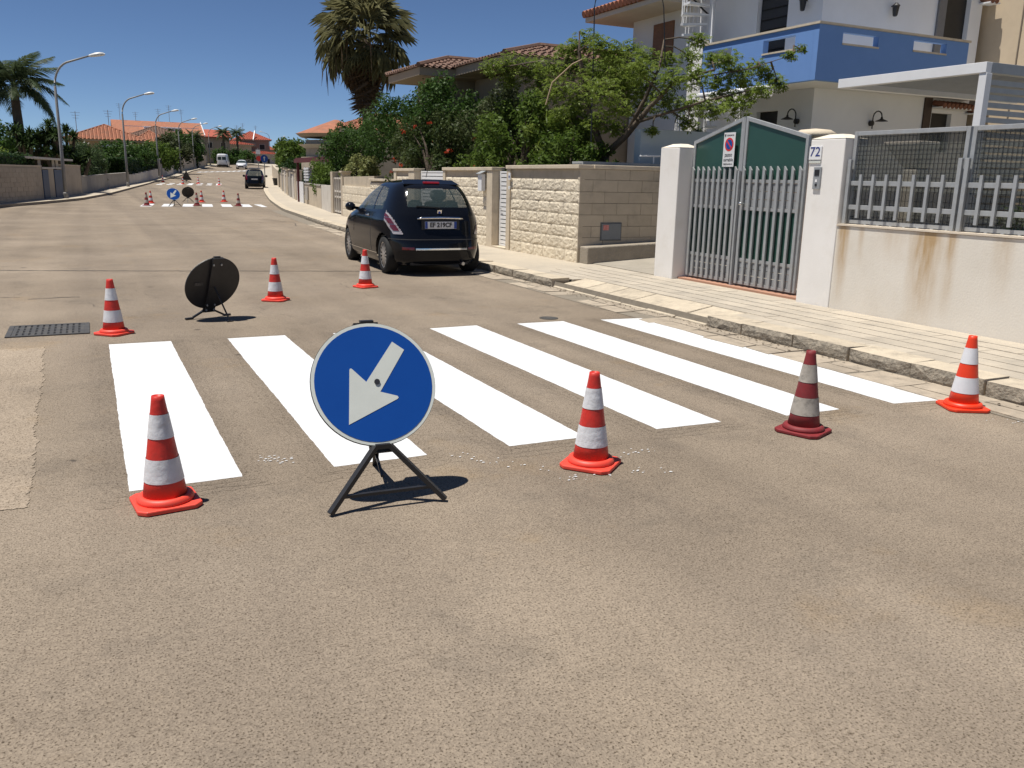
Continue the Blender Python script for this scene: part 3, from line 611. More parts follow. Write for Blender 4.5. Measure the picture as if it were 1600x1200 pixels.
# hairline cracks wandering over the asphalt
for k in range(26):
    x, y = random.uniform(-3,5), random.choice((random.uniform(9,13), random.uniform(16,34))); a = random.uniform(0,6.28); pts = [(x,y)]
    for q in range(random.randint(3,7)): a += random.gauss(0,.5); x += .16*math.cos(a); y += .16*math.sin(a); pts.append((x,y))
    crack(pts, random.uniform(.003,.006), TAR)
PLAST = M('cream_plaster', (.52,.44,.33), (.44,.37,.28), rough=.9, scale=2, bump=.3, bscale=40, grime=(.28,.23,.17), gscale=1.1, gamount=.6)
PLASTW = M('pale_plaster', (.60,.56,.50), (.52,.48,.42), rough=.9, scale=2, grime=(.36,.32,.27), gscale=1.4, gamount=.5)
GREYP = M('grey_render', (.36,.33,.29), (.29,.27,.235), rough=.9, scale=2, grime=(.2,.18,.15), gscale=1.1, gamount=.6)
def seg_wall(name, xf, y0, y1, h0, h1, th, mat, label, cat='wall', cap=None, side=1, zoff=.05, steps=1):
    """wall whose road face follows xf(y); side=+1 right of the road, -1 left"""
    t = thing(name, label, cat, (xf((y0+y1)/2), (y0+y1)/2, zg((y0+y1)/2)+.1)); mb = MB(); cp = MB()
    n = max(2, int((y1-y0)/3)) if steps == 1 else steps
    for k in range(n):
        a = y0+(y1-y0)*k/n; b_ = y0+(y1-y0)*(k+1)/n
        if steps == 1: ha, hb = h0+(h1-h0)*k/n, h0+(h1-h0)*(k+1)/n; za, zb = zg(a)+.12, zg(b_)+.12
        else: ha = hb = h0+(h1-h0)*k/n; za = zb = zg(b_)+.12
        xa, xb = xf(a), xf(b_); T = th*side
        mb.hexa([(xa,a,zg(a)-.05),(xa+T,a,zg(a)-.05),(xb+T,b_,zg(b_)-.05),(xb,b_,zg(b_)-.05),(xa,a,za+ha),(xa+T,a,za+ha),(xb+T,b_,zb+hb),(xb,b_,zb+hb)])
        if cap: e = .03*side; cp.hexa([(xa-e,a,za+ha+.002),(xa+T+e,a,za+ha+.002),(xb+T+e,b_,zb+hb+.002),(xb-e,b_,zb+hb+.002),(xa-e,a,za+ha+.06),(xa+T+e,a,za+ha+.06),(xb+T+e,b_,zb+hb+.06),(xb-e,b_,zb+hb+.06)])
    if side < 0:
        mb.F = [tuple(reversed(f)) for f in mb.F]; cp.F = [tuple(reversed(f)) for f in cp.F]
    build('body', mb, mat, t)
    if cap: build('coping', cp, cap, t)
    return t
rw = lambda y: XRW(y)
# lattice gate with posts
t = thing('lattice_gate', 'pale grey panelled metal gate between cream posts down the street', 'gate', (8.2,31.2,.13))
build('post', MB().box(8.02,8.32,30.05,30.30,.05,1.62), PLAST, t, bevel=.01); build('post', MB().box(8.24,8.54,32.3,32.6,.05,1.65), PLAST, t, bevel=.01)
g1 = MB(); [g1.bar((8.16+(y-30.3)*.08, y, .18), (8.16+(y-30.3)*.08, y, 1.45), .07, .04, (0,1,0)) for y in (30.36,30.85,31.35,31.8,32.25)]; build('stiles', g1, PLASTW, t)
g2 = MB(); [g2.bar((8.165, 30.36, z), (8.32, 32.25, z), .035, .06) for z in (.22,.75,.95,1.42)]; build('rails', g2, PLASTW, t); build('backing', MB().hexa([(8.20,30.36,.2),(8.22,30.36,.2),(8.375,32.25,.2),(8.355,32.25,.2),(8.20,30.36,1.4),(8.22,30.36,1.4),(8.375,32.25,1.4),(8.355,32.25,1.4)]), GREYP, t)
build('gate_cap', MB().box(7.98,8.36,30.0,30.34,1.622,1.68), COPE, t)
seg_wall('plaster_wall', rw, 32.7, 36.3, 1.02, 1.0, .2, PLASTW, 'pale plaster pier wall with a mailbox slot down the street')
seg_wall('plaster_wall', rw, 36.4, 43.5, .95, .95, .2, PLAST, 'streaked cream plaster wall in front of the round bush', cap=GREYP)
t = tag(build('wall_vent', MB().hexa([(9.40,41.6,.35),(9.5,41.6,.35),(9.6,42.6,.35),(9.5,42.6,.35),(9.40,41.6,.95),(9.5,41.6,.95),(9.6,42.6,.95),(9.5,42.6,.95)]), GREYP), 'grey grille plate on the streaked cream wall', 'vent')
t = seg_wall('white_gate', lambda y: XRW(y)-.06, 43.6, 47.2, 1.05, 1.05, .05, WHITEP, 'white sheet metal driveway gate down the street', 'gate')
seg_wall('plaster_wall', rw, 47.3, 52, 1.0, 1.1, .2, PLASTW, 'pale low wall past the white sheet gate')
seg_wall('plaster_wall', rw, 52.1, 60, 1.15, 1.2, .2, GREYP, 'grey rendered wall under the far hedge')
seg_wall('plaster_wall', rw, 60.1, 72, 1.25, 1.25, .2, PLAST, 'cream wall behind the black litter bin', cap=COPE)
seg_wall('plaster_wall', rw, 76, 118, 1.4, 1.5, .25, PLAST, 'long far cream wall where the street bends')
for i, (y, h) in enumerate(((48.6,1.7),(50.4,1.55),(53.5,1.75),(57.5,1.7),(61.5,1.75),(66,1.8))):
    t = thing('wall_post', ['first','second','third','fourth','fifth','sixth'][i]+' square post of the far right-hand walls, counted from the white sheet gate', 'post', (XRW(y), y, zg(y)+.1), group='posts in the far right-hand walls')
    build('shaft', MB().box(XRW(y)-.06,XRW(y)+.3,y-.2,y+.2,zg(y)-.05,zg(y)+h), (PLAST,PLASTW,GREYP)[i % 3], t, bevel=.01); build('cap', MB().box(XRW(y)-.1,XRW(y)+.34,y-.24,y+.24,zg(y)+h+.002,zg(y)+h+.06), COPE, t)
# white balustrade fence behind the low wall
t = thing('slatted_fence', 'white horizontal slat fence above the far low wall', 'fence', (10.9,48,1.2))
for k in range(5): build('slat', MB().hexa([(10.35,45.2,1.2+k*.15),(10.39,45.2,1.2+k*.15),(11.2,50.2,1.2+k*.15),(11.16,50.2,1.2+k*.15),(10.35,45.2,1.30+k*.15),(10.39,45.2,1.30+k*.15),(11.2,50.2,1.30+k*.15),(11.16,50.2,1.30+k*.15)]), WHITEP, t)
for f in (.02,.98): build('post', MB().box(10.40+.81*f,10.47+.81*f,45.2+5*f-.04,45.2+5*f+.04,.2,1.95), WHITEP, t)
# dark red pergola roof
REDM = M('dark_red_paint', (.11,.018,.018), (.08,.015,.015), rough=.6, scale=4)
t = thing('red_pergola', 'dark red pergola beam roof above the bushes down the street', 'pergola', (10.6,42,0))
build('roof_sheet', MB().box(9.85,13.5,38.9,46.2,2.30,2.36), REDM, t); build('beam', MB().box(9.80,9.92,38.8,46.3,2.12,2.298), REDM, t)
for y in (39.1, 45.9): build('post', MB().box(9.86,9.98,y-.06,y+.06,.1,2.118), REDM, t)

# ================================================================== WALLS, LEFT SIDE
lw = lambda y: XLW(y)
BLK = M('cream_block', (.47,.395,.30), (.40,.335,.25), rough=.9, scale=2.4, rand=.05, grime=(.26,.215,.16), gscale=1.0, gamount=.5)
t = seg_wall('block_wall', lw, 22, 47.4, 1.50, 1.50, .25, BLK, 'long cream block wall with a clipped hedge on top, far left', side=-1, cap=COPE)
blm = MB().box(-.5,.5,-.5,.5,-.5,.5).mesh('block'); blm.materials.append(BLK)
for r in range(7):
    y = 37.0 + (r % 2)*.4
    while y < 46.4:
        ym = y+.4; x = XLW(ym); ang = math.atan2(XLW(y+.8)-XLW(y), .8)
        inst('block', blm, t, (x+.01, ym, .13+.10+r*.205), (.05,.785,.195), (0,0,-ang)); y += .8
t = thing('blue_gate', 'pair of dark blue metal doors between cream piers, far left', 'gate', (-1.7,49.5,.13))
BLUED = M('navy_door', (.02,.048,.11), (.016,.04,.09), rough=.5, scale=3)
# px-measured bays: door, pier, door
def lbox(y0, y1, z0, z1, th, off, mat, nm, par):
    xa, xb = XLW(y0)+off, XLW(y1)+off; mb = MB(); a, b_ = zg(y0), zg(y1)
    mb.hexa([(xa-th,y0,a+z0),(xa,y0,a+z0),(xb,y1,b_+z0),(xb-th,y1,b_+z0),(xa-th,y0,a+z1),(xa,y0,a+z1),(xb,y1,b_+z1),(xb-th,y1,b_+z1)]); return build(nm, mb, mat, par)
lbox(47.45,48.55,.12,1.48,.05,.03,BLUED,'door',t); lbox(48.6,49.75,.05,1.52,.3,.0,BLK,'pier',t); lbox(49.8,51.65,.12,1.48,.05,.03,BLUED,'door',t)
lbox(47.4,51.7,1.52,1.60,.34,.04,PLASTW,'lintel',t)
build('canopy', MB().hexa([(XLW(46)-1.6,46,2.02),(XLW(46)+.1,46,1.98),(XLW(54)+.1,54,1.98),(XLW(54)-1.6,54,2.02),(XLW(46)-1.6,46,2.12),(XLW(46)+.1,46,2.08),(XLW(54)+.1,54,2.08),(XLW(54)-1.6,54,2.12)]), PLASTW, t)
for y in (47.8,50.6,51.4): build('canopy_post', MB().box(XLW(y)-.22,XLW(y)-.1,y-.06,y+.06,1.55,1.99), PLASTW, t)
t = seg_wall('block_wall', lw, 51.7, 56.3, 1.58, 1.55, .25, BLK, 'short cream block wall right of the blue doors', side=-1, cap=COPE)
seg_wall('low_wall', lw, 56.4, 78, .95, .9, .22, GREYP, 'long low grey wall under the oleander, left of the road', side=-1, cap=GREYP)
seg_wall('stepped_wall', lw, 78.1, 101, .75, .95, .22, PLASTW, 'white wall stepping up the slope, left of the road', side=-1, steps=6)
seg_wall('stepped_wall', lw, 103.5, 132, .9, 1.0, .22, PLASTW, 'farther white stepped wall, left of the road', side=-1, steps=7)
seg_wall('brown_wall', lw, 132.5, 146, 2.2, 2.2, .25, PLAST, 'brownish garden wall far up the street on the left', side=-1)
seg_wall('brown_wall', lw, 146.2, 165, 1.7, 1.7, .25, BLK, 'sandy yellow garden wall left of the parked van', side=-1)
t = thing('white_gateway', 'white door frame in the stepped wall, left of the road', 'gateway', (7.3,102.3,.9))
build('jamb', MB().box(XLW(101.2)-.1,XLW(101.2)+.12,101.0,101.25,zg(101),zg(101)+2.0), PLASTW, t); build('jamb', MB().box(XLW(103.2)-.1,XLW(103.2)+.12,103.1,103.35,zg(103),zg(103)+2.0), PLASTW, t)
build('head', MB().hexa([(XLW(101)-.1,101,zg(101)+2.0),(XLW(101)+.12,101,zg(101)+2.0),(XLW(103.4)+.12,103.4,zg(103)+2.0),(XLW(103.4)-.1,103.4,zg(103)+2.0),(XLW(101)-.1,101,zg(101)+2.15),(XLW(101)+.12,101,zg(101)+2.15),(XLW(103.4)+.12,103.4,zg(103)+2.15),(XLW(103.4)-.1,103.4,zg(103)+2.15)]), PLASTW, t)
build('door', MB().box(XLW(102)-.4,XLW(102)-.35,101.3,103.05,zg(102),zg(102)+1.9), DARK, t)

# ================================================================== HOUSE 72 (white, blue balcony)
HW = M('house_white', (.74,.745,.75), (.69,.695,.70), rough=.9, scale=1.2, bump=.2, bscale=40)
HB = M('balcony_blue', (.15,.285,.59), (.135,.265,.555), rough=.8, scale=2.5, bump=.2, bscale=50)
CREAM = M('soffit_cream', (.62,.55,.45), (.56,.5,.41), rough=.9, scale=2)
WOOD = M('shutter_wood', (.23,.105,.045), (.16,.075,.035), rough=.6, scale=5, stretch=(1,1,6))
h = thing('white_house', 'white house with a blue balcony behind the green gate', 'house', (16,17,0))
XW_, YW_ = 14.15, 14.4
wl = MB()   # road-facing wall with openings, and driveway-facing wall
def wall_x(mb, X, th, y0, y1, z0, z1, holes):   # wall on plane X with rectangular holes (y0,y1,z0,z1)
    ys = sorted(set([y0, y1]+[v for hh in holes for v in hh[:2]])); zs = sorted(set([z0, z1]+[v for hh in holes for v in hh[2:]]))
    for a, b_ in zip(ys[:-1], ys[1:]):
        for c, d in zip(zs[:-1], zs[1:]):
            if not any(a >= q[0]-1e-6 and b_ <= q[1]+1e-6 and c >= q[2]-1e-6 and d <= q[3]+1e-6 for q in holes): mb.box(X, X+th, a, b_, c, d)
def wall_y(mb, Y, th, x0, x1, z0, z1, holes):
    xs = sorted(set([x0, x1]+[v for hh in holes for v in hh[:2]])); zs = sorted(set([z0, z1]+[v for hh in holes for v in hh[2:]]))
    for a, b_ in zip(xs[:-1], xs[1:]):
        for c, d in zip(zs[:-1], zs[1:]):
            if not any(a >= q[0]-1e-6 and b_ <= q[1]+1e-6 and c >= q[2]-1e-6 and d <= q[3]+1e-6 for q in holes): mb.box(a, b_, Y, Y+th, c, d)
def weld(mb):   # drop the internal faces between the grid boxes
    bm = bmesh.new(); me = mb.mesh('w'); bm.from_mesh(me); bmesh.ops.remove_doubles(bm, verts=bm.verts, dist=1e-4)
    seen = {}
    for f in bm.faces: seen.setdefault(tuple(sorted(v.index for v in f.verts)), []).append(f)
    bmesh.ops.delete(bm, geom=[f for l in seen.values() if len(l) > 1 for f in l], context='FACES')
    out = MB(); bm.verts.index_update(); bm.verts.ensure_lookup_table(); out.V = [tuple(v.co) for v in bm.verts]; out.F = [tuple(v.index for v in f.verts) for f in bm.faces]; bm.free(); bpy.data.meshes.remove(me); return out
wx = MB(); wall_x(wx, XW_, .25, YW_, 21.5, 0, 6.9, [(15.42,16.40,3.75,5.95),(15.45,16.15,2.25,3.15),(19.59,20.43,4.75,5.62)]); build('road_wall', weld(wx), HW, h)
wy = MB(); wall_y(wy, YW_+.001, .25, XW_+.251, 19.1, 0, 6.9, [(17.85,18.70,3.75,5.95),(17.86,18.55,2.35,3.23)]); build('side_wall', weld(wy), HW, h)
build('upper_door', MB().box(XW_+.12,XW_+.16,15.42,16.40,3.75,5.95), DARK, h); d2 = build('upper_door', MB().box(17.85,18.70,YW_+.12,YW_+.16,3.75,5.95), DARK, h)
build('door_side_panel', MB().box(17.60,17.845,YW_-.05,YW_-.004,3.75,5.95), M('grey_shutter', (.16,.16,.165), rough=.6), h)
for k in range(9): build('louvre', MB().box(XW_+.085,XW_+.118,15.47,16.35,3.85+k*.22,4.03+k*.22), M('dark_shutter', (.02,.017,.015), rough=.5), h)
build('lower_window', MB().box(XW_+.12,XW_+.16,15.45,16.15,2.25,3.15), DARK, h); build('lower_window', MB().box(17.86,18.55,YW_+.12,YW_+.16,2.35,3.23), DARK, h)
for yy in (15.52, 16.08): pass
build('brown_door', MB().box(17.56,17.80,YW_-.04,YW_-.004,.6,3.6), M('brown_door', (.05,.03,.022), rough=.6), h)
sh = build('shutter', MB().box(XW_-.04,XW_-.004,19.56,20.02,4.72,5.64), WOOD, h); build('shutter', MB().box(XW_-.04,XW_-.004,20.03,20.46,4.72,5.64), WOOD, h)
# balcony: slab, two parapets with slots, pale coping
sb = MB(); sb.box(12.96,XW_-.002,13.21,16.75,3.55,3.70).box(XW_-.002,18.9,13.21,YW_-.002,3.55,3.70); build('balcony_slab', sb, HW, h)
b1 = MB(); wall_x(b1, 12.95, .14, 13.342, 16.75, 3.53, 4.555, [(13.83,14.75,4.17,4.43),(15.75,16.6,4.17,4.43)]); build('balcony_parapet', weld(b1), HB, h)
b2 = MB(); wall_y(b2, 13.20, .14, 12.95, 17.25, 3.53, 4.555, [(13.58,14.56,4.25,4.455),(15.57,16.56,4.28,4.48)]); build('balcony_parapet', weld(b2), HB, h)
c1 = MB(); c1.box(12.92,13.12,13.345,16.77,4.557,4.60).box(12.92,17.28,13.17,13.343,4.557,4.60); build('balcony_coping', c1, COPE, h)
for (y0, y1, z) in ((13.83,14.75,4.17),(15.75,16.6,4.17)): build('slot_sill', MB().box(12.93,13.1,y0-.01,y1+.01,z-.03,z-.002+.004), COPE, h)
for (x0, x1, z) in ((13.58,14.56,4.25),(15.57,16.56,4.28)): build('slot_sill', MB().box(x0-.01,x1+.01,13.18,13.35,z-.03,z+.002), COPE, h)
# upper roof with tiled verge, soffit
rf = MB(); rf.hexa([(13.05,18.6,5.86),(24,18.6,5.86),(24,22.3,5.86),(13.05,22.3,5.86),(13.05,18.6,5.98),(24,18.6,9.0),(24,22.3,9.0),(13.05,22.3,5.98)]); rfo = build('lower_roof', rf, CREAM, h)
tl = MB()
for k in range(20): y = 18.65+k*.19; tl.tube([(12.96,y,6.06),(14.4,y,6.47),(16.5,y,7.08)], .098, 8)
struct(build('roof_tiles', tl, TILEO, rfo), 'stuff')
rf2 = MB(); rf2.box(13.10,19.05,14.36,18.55,6.9,7.1); build('upper_roof', rf2, CREAM, h)
build('back_block', MB().box(XW_+.3,19.0,YW_+.3,21.4,0,6.85), HW, h)
# spiral staircase
t = thing('spiral_staircase', 'white spiral staircase on the side of the white house', 'staircase', (13.75,17.55,0))
build('column', MB().tube([(13.75,17.55,0.2),(13.75,17.55,7.5)], .07, 10), WHITEP, t, smooth=True)
for k in range(30):
    a = 1.2+k*.36; z = 1.2+k*.2; c, s_ = math.cos(a), math.sin(a); c2, s2 = math.cos(a+.40), math.sin(a+.40)
    build('tread', MB().hexa([(13.75,17.55,z),(13.75+.72*c,17.55+.72*s_,z),(13.75+.72*c2,17.55+.72*s2,z),(13.76,17.56,z),(13.75,17.55,z+.05),(13.75+.72*c,17.55+.72*s_,z+.05),(13.75+.72*c2,17.55+.72*s2,z+.05),(13.76,17.56,z+.05)]), WHITEP, t)
    build('baluster', MB().tube([(13.75+.70*c,17.55+.70*s_,z+.05),(13.75+.70*c,17.55+.70*s_,z+.95)], .014, 5), WHITEP, t)
    build('baluster', MB().tube([(13.75+.70*math.cos(a+.18),17.55+.70*math.sin(a+.18),z+.05),(13.75+.70*math.cos(a+.18),17.55+.70*math.sin(a+.18),z+1.02)], .014, 5), WHITEP, t)
build('handrail', MB().tube([(13.75+.70*math.cos(1.2+k*.18),17.55+.70*math.sin(1.2+k*.18),2.17+k*.1) for k in range(60)], .022, 6), BLACKM, t, smooth=True)
tag(build('stair_wall', MB().box(12.96,13.12,16.78,17.28,0,4.72), WHITEW, None), 'narrow white wall strip beside the spiral staircase', 'wall')
# awning under the balcony
t = thing('awning', 'rolled white awning with a scalloped edge under the blue balcony', 'awning', (12.8,15.4,3.4))
build('roller', MB().tube([(12.83,14.1,3.46),(12.83,16.7,3.46)], .065, 10), WHITEP, t, smooth=True)
sc = MB(); n = 60
for k in range(n+1):
    y = 14.12+(16.68-14.12)*k/n; zz = 3.42-.10-.06*abs(math.sin(k*.42)); x = 12.76+.035*math.sin(k*.84); sc.V += [(12.78,y,3.43),(x,y,zz)]
for k in range(n): sc.F.append((2*k,2*k+1,2*k+3,2*k+2))
build('valance', sc, M('awning_cloth', (.72,.68,.62), (.6,.56,.5), rough=.9, scale=8), t)
# goose-neck wall lamps
def wall_lamp(p, d, lab, grp='goose-neck wall lamps'):
    t = thing('wall_lamp', lab, 'lamp', p, group=grp); d = Vector(d); P = Vector(p)
    build('bracket', MB().tube([P, P+d*.07], .06, 10), BLACKM, t)
    arc = [P+d*.07+Vector((0,0,-.12)), P+d*.07+Vector((0,0,.12))]+[P+d*(.07+.12*(1-math.cos(a)))+Vector((0,0,.12+.13*math.sin(a))) for a in np.linspace(.2,math.pi,9)]
    build('arm', MB().tube(arc, .014, 6), BLACKM, t, smooth=True); e = arc[-1]
    build('shade', MB().lathe([(.02,.0),(.03,-.04),(.13,-.085),(.135,-.095),(.0,-.07)], 16, tuple(e), cap=False), BLACKM, t, smooth=True)
wall_lamp((14.145,14.80,2.88), (-1,0,0), 'black goose-neck wall lamp above the gate, left of the house corner')
wall_lamp((15.9,14.395,2.90), (0,-1,0), 'black goose-neck wall lamp right of the house corner')
for i, (p, d, lab) in enumerate((((14.145,14.85,5.35),(-1,0,0),'black lantern on the upper white wall left of the corner'), ((16.15,14.395,5.36),(0,-1,0),'black lantern on the upper white wall above the blue balcony'))):
    t = thing('wall_lantern', lab, 'lantern', p, group='upper wall lanterns'); P = Vector(p)+Vector(d)*.12
    build('arm', MB().tube([p, P], .015, 6), BLACKM, t); build('body', MB().lathe([(.03,-.22),(.05,-.2),(.075,-.02),(.09,0),(.02,.06)], 6, tuple(P)), BLACKM, t)
# little tiled canopies
for i, (x0, x1, z, lab) in enumerate(((17.8,18.95,3.36,'small terracotta tile canopy over the lower window'), (19.0,19.5,3.28,'terracotta tile corner piece beside the window canopy'), (18.95,19.3,5.72,'terracotta tile corner piece high on the white house'))):
    t = thing('tile_canopy', lab, 'canopy', ((x0+x1)/2,14.3,z)); build('shelf', MB().box(x0,x1,14.1,14.39,z-.04,z-.012), HW, t)
    for k in range(int((x1-x0)/.14)): build('tile', MB().tube([(x0+.07+k*.14,14.08,z+.01),(x0+.07+k*.14,14.38,z+.09)], .062, 8), M('old_terracotta', (.21,.085,.05), (.13,.06,.04), rough=.9, scale=14), t)
# beige neighbour at the right edge
t = thing('beige_building', 'tall beige building at the upper right edge', 'building', (22,16,0))
BEI = M('beige_wall', (.58,.47,.33), (.52,.42,.3), rough=.9, scale=1.5, grime=(.4,.32,.22), gscale=2, gamount=.3)
build('wall', MB().box(19.4,27,8.5,22,0,9), BEI, t); build('wall_joint', MB().box(19.38,19.398,13.55,13.58,0,9), M('dark_joint', (.2,.16,.12)), t)  # vertical wall joint drawn as a thin dark strip
build('plinth', MB().box(19.36,19.398,8.5,14.3,0,.8), GREYP, t)

# pergola / carport behind the fence
t = thing('carport', 'white carport frame with a slatted roof and screen behind the fence', 'carport', (10.8,8,0))
build('beam', MB().box(9.62,9.72,7.09,9.35,2.85,2.97), WHITEP, t, bevel=.004); build('beam', MB().box(9.725,13.4,7.09,7.19,2.85,2.97), GALVD, t, bevel=.004)
build('post', MB().box(9.63,9.73,7.08,7.18,.1,2.847), WHITEP, t, bevel=.004); build('rear_beam', MB().box(9.725,13.4,9.25,9.35,2.85,2.97), WHITEP, t)
sl_ = MB().box(-1.8,1.8,-.022,.022,-.012,.012).mesh('roof_slat'); sl_.materials.append(GALVD)
for k in range(26): inst('roof_slat', sl_, t, (11.56, 7.24+k*.0785, 2.93))
ss = MB().box(-1.8,1.8,-.012,.012,-.030,.030).mesh('screen_slat'); ss.materials.append(GALVD)
for k in range(22): inst('screen_slat', ss, t, (11.56, 7.15, .95+k*.086))
# garden bits behind the fence
t = thing('chimney_cap', 'stone garden chimney with a rounded cap behind the 72 pillar', 'chimney', (8.9,8.95,0))
build('shaft', MB().box(8.72,9.08,8.80,9.12,.1,2.08), M('brick_shaft', (.3,.2,.14), (.2,.14,.1), scale=9), t); build('cap', MB().lathe([(.01,.23),(.2,.21),(.27,.17),(.28,.12),(.22,.1),(.01,.1)], 18, (8.9,8.96,2.03), cap=False), COPE, t, smooth=True)
build('cap_foot', MB().box(8.70,8.78,8.78,8.86,2.081,2.14), COPE, t); build('cap_foot', MB().box(9.02,9.10,8.78,8.86,2.081,2.14), COPE, t)
build_terrace = struct(build('garden_ground', MB().box(7.86,19,1.0,10.6,-.02,.12), CONC))
t = thing('garden_pier', 'cream plaster pier with a flared top seen through the fence netting', 'pier', (8.5,6.97,.1))
build('shaft', MB().box(8.40,8.60,6.86,7.06,.1,1.72), CREAM, t, bevel=.02); build('flared_top', MB().hexa([(8.40,6.86,1.722),(8.60,6.86,1.722),(8.60,7.06,1.722),(8.40,7.06,1.722),(8.32,6.80,2.02),(8.68,6.80,2.02),(8.68,7.34,2.02),(8.32,7.34,2.02)]), CREAM, t, bevel=.03)
tag(build('side_garden_wall', MB().box(9.2,13.9,13.55,13.75,.1,2.46), M('pale_blue_wall', (.42,.48,.52), (.38,.44,.48), rough=.9, scale=1.5), None), 'pale blue garden wall behind the driveway wall', 'wall')
t = thing('wall_rail', 'thin white pipe rail before the pale blue wall', 'rail', (10,13.2,2)); build('pipe', MB().tube([(9.0,13.25,1.97),(11.5,13.25,2.0)], .018, 6), WHITEP, t); [build('support', MB().tube([(x,13.25,1.6),(x,13.25,1.97)], .012, 6), WHITEP, t) for x in (9.3,10.4,11.4)]
t = thing('blue_pool', 'blue pool rim showing above the driveway wall', 'pool', (8.6,13.3,0)); build('rim', MB().box(7.74,9.46,13.12,13.16,1.79,1.835), GALVD, t); build('side', MB().box(7.76,9.44,13.16,13.5,.4,1.79), M('pool_blue', (.03,.06,.16), rough=.5), t); build('cover', MB().box(7.74,9.46,13.162,13.5,1.80,1.84), GALVD, t)

# ================================================================== OTHER HOUSES
def hip_roof(parent, x0, x1, y0, y1, z0, zr, mat, ridge_axis='x', thick=.22, tile=.19, fascia=CREAM):
    """soffit slab + hip roof covered by half-round tiles (real relief)"""
    build('eave', MB().box(x0, x1, y0, y1, z0-thick, z0), fascia, parent)
    cx, cy = (x0+x1)/2, (y0+y1)/2; hx, hy = (x1-x0)/2, (y1-y0)/2
    if ridge_axis == 'x': r0, r1 = (min(cx, x0+hy), cy), (max(cx, x1-hy), cy)
    else: r0, r1 = (cx, min(cy, y0+hx)), (cx, max(cy, y1-hx))
    e = .06; A, B, C, D = (x0-e,y0-e,z0+.002), (x1+e,y0-e,z0+.002), (x1+e,y1+e,z0+.002), (x0-e,y1+e,z0+.002); P, Q = (*r0, zr), (*r1, zr)
    faces = [(A,B,Q,P),(C,D,P,Q),(D,A,P),(B,C,Q)] if ridge_axis == 'x' else [(D,A,P,Q),(B,C,Q,P),(A,B,P),(C,D,Q)]
    mb = MB()
    for f in faces: mb.add(f, [tuple(range(len(f)))])
    rf = build('roof', mb, mat, parent)
    tm = MB()
    for f in faces:
        a, b_ = Vector(f[0]), Vector(f[1]); L = (b_-a).length; ex = (b_-a)/L
        top = [Vector(p) for p in f[2:]]; nrm = (b_-a).cross(top[0]-a).normalized(); up = nrm.cross(ex)
        H = (top[0]-a).dot(up); tx = sorted((p-a).dot(ex) for p in top); l0, l1 = tx[0], tx[-1]
        n = max(2, int(L/tile))
        for k in range(n):
            x = (k+.5)*L/n
            ht = H if l0 <= x <= l1 else (H*x/l0 if x < l0 else H*(L-x)/(L-l1))
            if ht < .1: continue
            m_ = max(2, int(ht/.30)+1)
            for q in range(m_-1):      # each course a short tapering half-round
                v0, v1 = ht*q/(m_-1), ht*(q+1)/(m_-1); p0 = a+ex*x+up*(v0-.03)+nrm*.035; p1 = a+ex*x+up*v1+nrm*.005; r_ = L/n*.36; V = []
                for p, rr in ((p0, r_), (p1, r_*.82)):
                    for an in (0, 1.05, 2.09, 3.14): V.append(p+ex*math.cos(an)*rr+nrm*math.sin(an)*rr*.62)
                tm.add(V, [(0,4,5,1),(1,5,6,2),(2,6,7,3),(0,1,2,3)])
    struct(build('roof_tiles', tm, mat, rf), 'stuff')
    rd = MB(); rp = [(P, Q)]+[(c_, P if (Vector(c_)-Vector(P)).length < (Vector(c_)-Vector(Q)).length else Q) for c_ in (A,B,C,D)]
    for a, b_ in rp:
        if (Vector(a)-Vector(b_)).length > .2: rd.tube([Vector(a)+Vector((0,0,.05)), Vector(b_)+Vector((0,0,.05))], .075, 6)
    build('ridge_caps', rd, mat, rf); return rf
TAUPE = M('taupe_wall', (.36,.29,.215), (.31,.25,.185), rough=.9, scale=1.5)
def windows_x(parent, X, lst, mat=DARK):
    for (y0, y1, z0, z1) in lst:
        wd = build('window', MB().box(X-.03, X+.02, y0, y1, z0, z1), PLASTW, parent); build('pane', MB().box(X-.035, X-.031, y0+.08, y1-.08, z0+.08, z1-.08), mat, wd)
def windows_y(parent, Y, lst, mat=DARK):
    for (x0, x1, z0, z1) in lst:
        wd = build('window', MB().box(x0, x1, Y-.03, Y+.02, z0, z1), PLASTW, parent); build('pane', MB().box(x0+.08, x1-.08, Y-.035, Y-.031, z0+.08, z1-.08), mat, wd)
t = thing('tiled_house', 'taupe house with a brown tiled hip roof behind the trees', 'house', (13,24,0))
build('front_block', MB().box(9.65,16,25.15,26.8,0,4.38), TAUPE, t); build('main_block', MB().box(10.8,18,21.6,24.9,0,4.38), TAUPE, t)
hip_roof(t, 8.85, 15.5, 24.42, 27.3, 4.60, 5.06, TILEB, 'x', fascia=TAUPE); hip_roof(t, 9.95, 17.6, 21.0, 25.05, 4.64, 5.22, TILEB, 'x', fascia=TAUPE)
windows_x(t, 10.8, [(22.6,23.6,2.6,3.8)]); windows_x(t, 9.65, [(25.5,26.4,2.7,3.7)])
